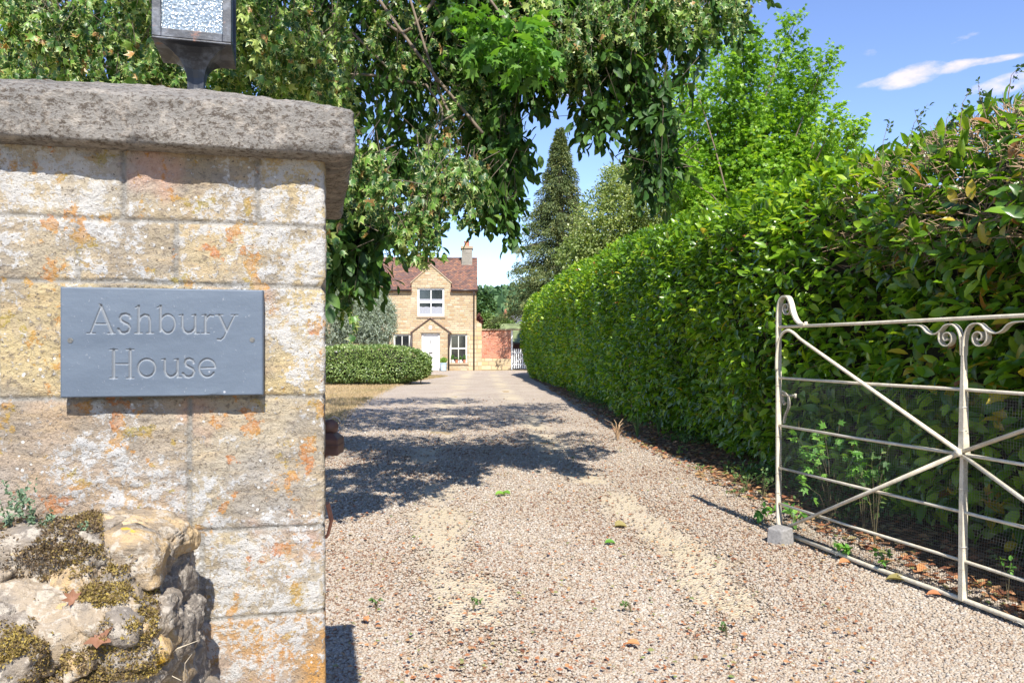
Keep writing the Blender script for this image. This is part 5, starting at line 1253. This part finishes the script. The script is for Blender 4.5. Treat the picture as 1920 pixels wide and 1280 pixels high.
leaves('foliage', Q, u + rvec(len(Q)) * .9, u + rvec(len(Q)) * .5 + np.array([0, 0, .5]), .055 + .045 * RNG.random(len(Q)), T_small(.30), np.clip(RNG.random(len(Q)) * .8 + fbm(Q, 3, 3, 603) * .3 + .05, 0, 1), M_lh, lh)
V = Q[:0]; bush_core('shade_core', (0, 0, .66), (2.05, .68, .52), mcore, lh, 605)  # solid core added inside the low hedge, shade put into its colour
M_bark = simple('grey_brown_bark', (.13, .10, .07), .9, 0, .3, 12, .02)
for q in range(12): x = -2 + q * .36; MB().tube([(x, 0, -.05), (x + .05, .05, .4)], .02, 5).build('stem', M_bark, lh)
M_ol = leaf_mat('olive_leaf', [(0, (.17, .21, .15)), (.5, (.33, .39, .31)), (.88, (.50, .56, .49)), (.95, (.36, .35, .18)), (1, (.34, .28, .10))], .5, .2)
def olive(px, w, zc, rz, n, label, trunk_r, py_t):
    d = 30.5; x = (px - 960) / F * d; o = empty('olive_tree', (x, d, 0), 0, label, 'tree', 'olive trees behind the low hedge')
    bl = [(0, 0, zc, w, w * .8, rz, 3), (-w * .4, .1, zc - .1, w * .7, w * .6, rz * .85, 1.2), (w * .4, -.1, zc - .15, w * .7, w * .6, rz * .85, 1.2), (.1, 0, zc + rz * .3, w * .6, w * .5, rz * .75, 1)]
    P, D, N, S, tw = sprigs(bl, n * 1.7, 14, .30, .075, .15, .6, .5, .55, .5); keep = P[:, 2] > zc - rz * .88; P[:, 2] = np.where(keep, P[:, 2], zc - rz * .85 + RNG.random(len(P)) * .1)
    leaves('crown', P, D, N, S, T_small(.13), np.clip(RNG.random(len(P)) * .9 + (fbm(P, 1.2, 3, 611) > .55) * .3, 0, 1), M_ol, o)
    m = MB(); m.tube([(0, 0, -.05), (.03, 0, .7), (-.02, .02, zc - rz * .5)], [trunk_r, trunk_r * .85, trunk_r * .6], 8)
    for a in range(6): b = a * 1.05; m.tube([(-.01, .01, zc - rz * .75), (math.cos(b) * w * .4, math.sin(b) * w * .4, zc - rz * .2), (math.cos(b) * w * .7, math.sin(b) * w * .6, zc + rz * .2)], [trunk_r * .5, trunk_r * .3, .01], 6)
    m.build('trunk', M_bark, o, smooth=True)
olive(642, 1.25, 2.55, 1.25, 400, 'silvery grey olive tree with the thicker trunk, nearer the stone pillar', .13, 650)
olive(700, .85, 2.45, 1.18, 260, 'silvery grey olive tree with a thin stem, nearer the cottage windows', .06, 650)

# ------------------------------------------------------------ trees
M_bark2 = simple('maple_bark', (.17, .13, .09), .9, 0, .3, 9, .02)
def limbs(m, base, tips, r0, r1, sag=.0, k=6, wig=.1):
    for tp in tips:
        b = np.array(base); t_ = np.array(tp); L = np.linalg.norm(t_ - b); q = []
        ph = RNG.normal(size=3) * wig
        for u in np.linspace(0, 1, 7): q.append(tuple(b + (t_ - b) * u + np.array([ph[0], ph[1], ph[2] + sag]) * L * .5 * math.sin(math.pi * u) * 1.0))
        m.tube(q, list(np.linspace(r0, r1, 7)), k)
# bright green tree behind the hedge
def px_blob(px, py, d, rx, ry, rd, w):
    c = at(px, py, d); return (c[0], c[1], c[2], rx / F * d, rd, ry / F * d, w)
bt_d = 17.5; bt = empty('bright_green_tree', ((1400 - 960) / F * bt_d, bt_d, 0), 0, 'airy bright lime green tree with upswept branches rising behind the tall hedge', 'tree')
bo = np.array([(1400 - 960) / F * bt_d, bt_d, 0])
spires = [(1345, 70, 36), (1410, 85, 36), (1300, 150, 45), (1385, 110, 42), (1490, 45, 20), (1455, 110, 42), (1515, 110, 28), (1550, 105, 13), (1535, 165, 22), (1475, 190, 55), (1565, 220, 18), (1608, 235, 14), (1578, 258, 22), (1520, 270, 50), (1270, 200, 42), (1240, 260, 40), (1290, 300, 60), (1380, 240, 75), (1430, 320, 80), (1545, 310, 40), (1600, 285, 14), (1330, 370, 70), (1480, 380, 60), (1560, 350, 40), (1390, 60, 20), (1260, 330, 40)]
tips = []; bl = []
for px, py, r in spires:
    d = bt_d + RNG.normal() * .9; tp = at(px, py, d); st_ = at(1390 + (px - 1390) * .35, 430, bt_d); tips.append(tp - bo)
    for u in np.linspace(.35, 1, 7):
        c = st_ + (tp - st_) * u; rr = r / F * d * (1.15 - .55 * u); bl.append((c[0] - bo[0], c[1] - bo[1], c[2], rr, rr * 1.2, rr, .35 + r / 60))
P, D, N, S, tw = sprigs(bl, 30, 9, .34, .110, .1, .9, .1, .5)
M_bt = leaf_mat('lime_maple_leaf', [(0, (.07, .17, .02)), (.4, (.16, .31, .035)), (.8, (.28, .45, .05)), (1, (.40, .52, .08))], .45, .42)
leaves('crown', P, D, N, S * 1.0, T_maple(), np.clip(RNG.random(len(P)) * .75 + fbm(P, .9, 3, 621) * .4 + .12, 0, 1), M_bt, bt)
m = MB(); m.tube([(0, 0, -.1), (.05, 0, 1.2), (-.05, 0, 2.6), (0, 0, 4.2)], [.20, .17, .14, .10], 9); limbs(m, (-.03, 0, 2.4), tips, .034, .007, .12, 6, .13); m.build('trunk', M_bark2, bt, smooth=True)
# conifer
def conifer(px, d, pytop, wpx, label, seed, lean=0.0):
    x = (px - 960) / F * d; H = EYE + (HZ - pytop) / F * d; w = wpx / F * d
    o = empty('conifer', (x, d, 0), 0, label, 'tree'); P = []; D = []; m = MB(); m.tube([(0, 0, -.1), (lean * .4, 0, H * .5), (lean, 0, H)], [w * .13, w * .08, .02], 7)
    nb_ = 520
    for i in range(nb_):
        u = (i + RNG.random()) / nb_; u = u ** .85; zz_ = H * (.22 + .78 * u); a = RNG.random() * 6.283; L = w * (1 - u) ** 1.0 * (.55 + .6 * RNG.random() + .28 * math.sin(a * 3 + u * 9) * (1 - u)) + .12
        b = np.array([lean * u, 0, zz_]); e_ = b + np.array([math.cos(a) * L, math.sin(a) * L, -.12 * L + .2 * L * (u > .8)])
        if i % 3 == 0: m.tube([tuple(b), tuple((b + e_) / 2 + np.array([0, 0, .06 * L])), tuple(e_)], [.03, .02, .006], 4)
        k = int(40 + 60 * L); t_ = RNG.random(k) ** .55; sp = np.stack([-np.sin(a) * np.ones(k), np.cos(a) * np.ones(k), np.zeros(k)], -1) * (RNG.normal(size=(k, 1)) * (.10 + .14 * L) * (1.2 - t_[:, None]))
        Q = b + (e_ - b) * t_[:, None] + sp + np.array([0, 0, -1.]) * (np.abs(RNG.normal(size=(k, 1))) * .22) + np.array([0, 0, .08 * L]) * (np.sin(np.pi * t_))[:, None]
        P.append(Q); D.append((e_ - b) / L * .7 + rvec(k) * .6 + np.array([0, 0, -.35]))
    P = np.concatenate(P); D = np.concatenate(D); n = len(P)
    leaves('crown', P, D, rvec(n) + np.array([0, 0, .8]), .10 + .12 * RNG.random(n), T_small(.15), np.clip(RNG.random(n) * .7 + fbm(P, 1.4, 3, seed) * .35 + .15, 0, 1), M_con, o)
    m.build('trunk', M_bark, o); return o
M_con = leaf_mat('cypress_spray', [(0, (.035, .06, .02)), (.5, (.09, .13, .04)), (.8, (.19, .22, .07)), (1, (.29, .28, .10))], .6, .2)
conifer(1050, 44, 240, 120, 'tall feathery olive green conifer standing beyond the end of the hedge', 631)
# pale variegated shrubby tree between the conifer and the bright tree
M_var = leaf_mat('pale_shrub_leaf', [(0, (.09, .15, .035)), (.45, (.19, .26, .07)), (.8, (.35, .40, .16)), (1, (.55, .56, .33))], .45, .3)
vd = 27.0; vo = np.array([(1190 - 960) / F * vd, vd, 0]); vt = empty('variegated_tree', tuple(vo), 0, 'pale yellow green variegated shrubby tree between the conifer and the lime green tree', 'tree')
bl = [px_blob(*a) for a in ((1140, 420, vd, 60, 60, 1.2, 2), (1190, 380, vd, 70, 70, 1.4, 2.4), (1250, 390, vd, 70, 75, 1.4, 2.4), (1165, 345, vd, 35, 35, .7, .9), (1215, 330, vd, 50, 45, .9, 1.2), (1120, 460, vd, 50, 45, 1.0, 1.2), (1300, 420, vd, 60, 60, 1.2, 1.5), (1090, 480, vd, 40, 40, 1, 1), (1200, 470, vd, 120, 60, 1.2, 2))]
bl = [(a - vo[0], b - vo[1], c, e1, e2, e3, w) for a, b, c, e1, e2, e3, w in bl]
P, D, N, S, tw = sprigs(bl, 430, 9, .40, .095, .1, .9, .35, .4)
leaves('crown', P, D, N, S, T_small(.32), np.clip(RNG.random(len(P)) * .8 + fbm(P, 1.1, 3, 641) * .35 + .1, 0, 1), M_var, vt)
m = MB(); m.tube([(0, 0, -.1), (0, 0, 2), (.05, 0, 4)], [.2, .15, .1], 8); limbs(m, (0, 0, 2), [b[:3] for b in bl], .06, .015, .05); m.build('trunk', M_bark, vt)

# trees right of the cottage, far wooded hill
M_far = leaf_mat('far_tree_leaf', [(0, (.03, .07, .03)), (.5, (.06, .13, .04)), (1, (.12, .20, .06))], .6, .2)
M_far2 = leaf_mat('far_bright_leaf', [(0, (.07, .14, .03)), (.5, (.13, .22, .05)), (1, (.22, .30, .08))], .6, .2)
def far_tree(px, py, d, rx, ry, mat, label, n=900, name='broadleaf_tree', group=None, leafs=.3):
    o_ = np.array([(px - 960) / F * d, d, 0]); o = empty(name, tuple(o_), 0, label, 'tree', group); c = at(px, py, d) - o_; a, b = rx / F * d, ry / F * d
    bl = [(c[0] + a * RNG.normal() * .45, RNG.normal() * a * .4, c[2] + b * RNG.normal() * .4, a * .5, a * .5, b * .45, .12) for _ in range(14)] + [(c[0], 0, c[2], a * .7, a * .7, b * .7, .6)]
    P, D, N, S, tw = sprigs(bl, n, 5, leafs * 1.5, leafs, .1, .9, .4, .5)
    leaves('crown', P, D, N, S, T_small(.35), np.clip(RNG.random(len(P)) * .8 + fbm(P, .6, 3, 651) * .3 + .1, 0, 1), mat, o)
    m = MB(); m.tube([(0, 0, -.1), (0, 0, max(.6, c[2]))], [a * .12, a * .06], 6); limbs(m, (0, 0, max(.3, c[2] - b)), [b_[:3] for b_ in bl[:6]], a * .05, .02); m.build('trunk', M_bark, o); return o
far_tree(905, 572, 70, 20, 24, M_far, 'rounded dark green tree rising directly behind the right corner of the cottage', 1100)
far_tree(893, 590, 66, 16, 26, M_far, 'darker lower tree hidden partly by the cottage wall', 600)
far_tree(915, 603, 58, 16, 10, M_far2, 'bright green bushy tree just above the left of the brick garden wall', 700, leafs=.18)
far_tree(940, 607, 57, 16, 8, M_far2, 'bright green bushy tree just above the middle of the brick garden wall', 700, leafs=.18)
far_tree(897, 602, 55, 5, 10, leaf_mat('copper_leaf', [(0, (.10, .03, .03)), (1, (.20, .07, .05))], .6, .2), 'small copper leaved tree at the corner of the lean-to', 200, leafs=.12)
def hill_z(X, Y): 
    P = np.stack([X.ravel() / 100, Y.ravel() / 100, X.ravel() * 0], -1); return (np.clip((Y - 150) / 330, 0, 1) ** .8 * (24 + 16 * np.clip((X + 40) / 140, -1, 1)) + (fbm(P, 1.2, 3, 661) * 4).reshape(X.shape) * np.clip((Y - 150) / 100, 0, 1) - .3)
sheet('hill', np.arange(-420, 421, 20.), np.arange(150, 620, 15.), hill_z, simple('hill_green', (.06, .11, .03), .95, 0, .4, .05))
n = 2600; X = -150 + 330 * RNG.random(n); Y = 130 + 360 * RNG.random(n); Z = hill_z(X, Y); bl = []
P = []; D = []; N = []
kk = 34; cen = np.stack([X, Y, Z + 3], -1); R = 3.2 + 3 * RNG.random(n)
u = unit(RNG.normal(size=(n, kk, 3)).reshape(-1, 3)).reshape(n, kk, 3); u[..., 2] = np.abs(u[..., 2]) * .9 - .1
Q = (cen[:, None] + u * (R * (1))[:, None, None] * (.75 + .3 * RNG.random((n, kk, 1)))).reshape(-1, 3); k = len(Q)
rn = np.clip(np.repeat(RNG.random(n), kk) * .7 + RNG.random(k) * .3, 0, 1)
o = leaves('distant_wood', Q, rvec(k), u.reshape(-1, 3) + rvec(k) * .5, 2.0 + 1.2 * RNG.random(k), T_small(.45), rn, leaf_mat('distant_wood_leaf', [(0, (.035, .085, .035)), (.6, (.07, .14, .05)), (.9, (.12, .19, .07)), (1, (.17, .16, .09))], .8, .1))
tag(o, 'far wooded hillside of mixed green trees behind the garden wall', 'wood', kind='stuff')

# ------------------------------------------------------------ overhanging trees
M_ov = leaf_mat('magnolia_leaf', [(0, (.016, .045, .010)), (.45, (.035, .09, .015)), (.8, (.075, .16, .025)), (1, (.15, .24, .05))], .52, .26, spec=.3)
M_acer = leaf_mat('variegated_acer_leaf', [(0, (.022, .065, .015)), (.4, (.05, .13, .022)), (.7, (.14, .27, .04)), (.86, (.36, .44, .12)), (.95, (.40, .33, .09)), (1, (.38, .22, .08))], .42, .28, ((.60, .61, .24), .86))
M_green = leaf_mat('green_acer_leaf', [(0, (.06, .17, .025)), (1, (.17, .33, .05))], .45, .42)
TO = T_oval(.27)
def overtree(name, label, base, bls, per, lp, length, leaf, tmpl, mat, trunk_r, seed, droop, fork, extra=None, out=.25, twr=.0024):
    bo = np.array([base[0], base[1], 0.]); o = empty(name, tuple(bo), 0, label, 'tree')
    bl = [(a - bo[0], b - bo[1], c, e1, e2, e3, w) for a, b, c, e1, e2, e3, w in bls]
    P, D, N, S, tw = sprigs(bl, per, lp, length, leaf, droop, .8, .0, out, .5)
    rn = np.clip(RNG.random(len(P)) * .75 + fbm(P, 1.8, 3, seed) * .35 + .12, 0, .86); rn = np.where(RNG.random(len(P)) > .965, 1.0, rn)
    leaves('crown', P, D, N, S, tmpl, rn, mat, o)
    tag(twig_mesh('twigs', tw, length, twr, M_bark, o, .55, droop), kind='stuff')
    m = MB(); m.tube([(0, 0, -.1), (.04, .02, fork * .5), (0, 0, fork)], [trunk_r * 1.15, trunk_r * .95, trunk_r * .8], 10)
    for b in bl:
        b = np.array(b[:3]); L = np.hypot(b[0], b[1]); hz_top = max(b[2] + .35, 4.7 + .12 * L); q0 = np.array([0, 0, fork * .9])
        pts = [tuple(q0), tuple(q0 + (b - q0) * np.array([.25, .25, 0]) + np.array([0, 0, (hz_top - q0[2]) * .7])), tuple(q0 + (b - q0) * np.array([.65, .65, 0]) + np.array([RNG.normal() * .15, RNG.normal() * .15, hz_top - q0[2]])), tuple(b * np.array([.93, .95, 1]) + np.array([0, 0, (hz_top - b[2]) * .45])), tuple(b)]
        sp_ = spline(pts, 5); m.tube(sp_, list(np.linspace(trunk_r * .20, .006, len(sp_))), 6); m.build('trunk', M_bark, o, smooth=True); return o
A = [px_blob(*a) for a in (
    (640, 70, 7.2, 110, 110, .7, 1.1), (760, 50, 6.8, 120, 80, .6, 1.0), (775, 190, 6.6, 100, 100, .6, .62), (890, 50, 6.4, 110, 70, .6, 1.3), (925, 170, 6.2, 80, 100, .5, 1.3),
    (930, 290, 6.0, 55, 90, .4, .85), (900, 375, 5.8, 50, 30, .4, .25), (770, 320, 6.3, 100, 60, .5, .5), (745, 420, 5.7, 75, 36, .4, .28), (655, 440, 5.0, 50, 85, .3, 1.0), (640, 500, 4.9, 28, 34, .3, .26), (690, 480, 5.0, 28, 36, .2, .16),
    (700, 300, 6.2, 80, 80, .5, .32), (1060, 40, 6.4, 110, 55, .6, 1.3), (1180, 50, 6.4, 110, 60, .6, 1.4), (1330, 12, 6.5, 90, 28, .5, .5), (1165, 140, 6.3, 76, 58, .5, .95), (1225, 225, 6.2, 44, 70, .4, .75), (1222, 320, 6.1, 28, 50, .3, .28), (1125, 215, 6.1, 42, 28, .3, .3), (1090, 110, 6.3, 55, 45, .4, .5),
    (1030, 120, 6.2, 40, 60, .4, .4), (830, 120, 6.6, 90, 90, .5, .5), (1290, 90, 6.3, 20, 40, .3, .12), (1000, 0, 6.4, 160, 60, .6, 1.4), (1240, 310, 6.1, 40, 40, .3, .16), (955, 400, 5.8, 14, 30, .2, .10),
    (120, 60, 8.2, 230, 160, .8, 2.6), (420, 60, 8.2, 230, 160, .8, 2.6), (600, 180, 7.6, 90, 90, .6, 1.1), (60, 160, 7.8, 200, 60, .6, 1.4), (100, 80, 9.8, 260, 130, .5, 3.0), (450, 90, 9.8, 200, 130, .5, 2.6), (300, 60, 9.2, 100, 110, .5, 1.4))]
A += [(-1.35, 3.0, 3.75, .7, .5, .3, .75), (-1.0, 3.9, 3.95, .6, .6, .35, .8), (-1.9, 4.2, 4.1, .7, .7, .35, .9), (-.7, 4.7, 4.2, .5, .5, .3, .45), (-2.5, 6.5, 4.9, 1.6, 1.2, .7, 2.4), (-.9, 6.3, 4.9, 1.2, 1.2, .7, 2.0), (.5, 6.4, 4.9, 1.0, 1.0, .6, 1.6), (1.4, 7.0, 5.2, .8, .9, .6, 1.1), (-1.9, 8.0, 6.0, 1.6, 1.0, .6, 4), (-.1, 8.1, 6.1, 1.2, 1.0, .6, 3), (1.3, 8.7, 6.4, .9, .9, .5, 1.8), (-3.0, 9.5, 6.5, 1.9, 1.6, .8, 5), (-1.0, 9.6, 6.8, 1.5, 1.5, .7, 4.2), (.9, 10.0, 7.1, 1.2, 1.2, .7, 3.0), (1.9, 10.8, 7.5, .9, .9, .6, 1.2), (-2.8, 11.8, 8.0, 1.8, 1.4, .8, 4.0), (-.6, 11.9, 8.3, 1.4, 1.2, .7, 2.6)]
overtree('oval_leaved_tree', 'dark green oval leaved tree whose drooping boughs overhang the drive from the left', (-4.3, 8.8), A, 108, 9, .33, .094, TO, M_ov, .22, 701, .5, 3.2)
B = [px_blob(*a) for a in (
    (40, 30, 4.9, 60, 40, .2, .8), (120, 60, 4.8, 36, 50, .2, .5), (20, 120, 5.6, 60, 40, .3, .4), (70, 150, 5.3, 60, 16, .2, .3), (150, 150, 5.8, 60, 20, .3, .2), (190, 90, 6.4, 60, 70, .4, .2), (265, 40, 4.9, 26, 40, .2, .35), (290, 125, 4.7, 40, 28, .2, .7), (330, 150, 4.8, 30, 18, .2, .4), (200, 10, 5.6, 50, 26, .3, .25),
    (460, 30, 4.9, 34, 36, .2, .5), (520, 70, 4.8, 40, 30, .2, .6), (480, 110, 5.3, 40, 26, .3, .3), (560, 30, 5.2, 40, 34, .2, .4), (600, 110, 4.9, 34, 46, .2, .6), (640, 70, 5.4, 40, 40, .3, .3), (560, 150, 5.4, 60, 22, .3, .35), (640, 170, 5.1, 28, 26, .2, .3), (430, 140, 5.2, 30, 22, .2, .3), (400, 60, 6.2, 60, 70, .3, .25),
    (690, 330, 4.6, 36, 56, .2, .38), (650, 300, 4.5, 20, 40, .2, .3), (720, 350, 4.6, 30, 24, .2, .15), (805, 310, 5.3, 45, 55, .3, .55), (840, 355, 5.2, 56, 36, .3, .6), (785, 425, 5.1, 36, 26, .2, .35), (880, 320, 5.3, 36, 36, .3, .25), (620, 430, 4.7, 12, 30, .2, .12), (650, 560, 4.9, 28, 14, .2, .06),
    (1020, 20, 6.0, 80, 40, .3, .5), (1075, 100, 5.9, 45, 40, .3, .5), (1140, 30, 5.9, 90, 40, .3, .7), (1250, 25, 6.0, 90, 32, .3, .6), (1350, 15, 6.1, 70, 22, .3, .3), (760, 60, 6.0, 90, 60, .3, .4), (860, 190, 5.8, 60, 60, .3, .4))]
TMD = [x.copy() for x in T_maple()]; TMD[0][:, 2] += -np.abs(TMD[0][:, 0]) * .55 - .25 * TMD[0][:, 1] ** 2
overtree('variegated_maple', 'cream edged variegated maple spreading behind the lantern and trailing over the drive', (-5.0, 6.8), B, 56, 10, .25, .070, TMD, M_acer, .16, 711, .75, 2.8)
C = [px_blob(*a) for a in ((960, 70, 5.5, 55, 36, .25, 1.0), (900, 60, 5.5, 30, 26, .2, .4), (1000, 90, 5.5, 26, 30, .2, .4))]
o = bpy.data.objects['variegated_maple']; bo = np.array([-5.0, 6.8, 0]); P, D, N, S, tw = sprigs([(a - bo[0], b - bo[1], c, e1, e2, e3, w) for a, b, c, e1, e2, e3, w in C], 26, 9, .26, .105, .3, .8, 0, .3)
tag(leaves('green_shoots', P, D, N, S, T_maple(), RNG.random(len(P)), M_green, o), 'plain bright green leaves at the top middle')
m = MB()
for a, b, c, r in (((830, -20, 5.8), (760, 60, 5.9), (700, 20, 6.2), .016), ((690, -30, 5.9), (790, 110, 5.7), (905, 250, 5.6), .015), ((760, -30, 5.8), (820, 160, 5.7), (852, 230, 5.5), .012), ((905, -20, 5.8), (950, 40, 5.7), (985, 60, 5.6), .012), ((800, 160, 5.6), (830, 215, 5.5), (800, 290, 5.3), .009), ((850, 215, 5.5), (815, 240, 5.4), (790, 310, 5.3), .008), ((620, 20, 6.4), (690, 90, 6.3), (760, 160, 6.2), .014), ((600, 150, 6.4), (680, 140, 6.3), (800, 160, 6.1), .013)):
    q = [at(*a) - bo, at(*b) - bo, at(*c) - bo]; m.tube(spline([tuple(x) for x in q], 5), r * .8, 6)
m.build('boughs', simple('pale_bough_bark', (.15, .115, .08), .85, 0, .3, 12), o, smooth=True)
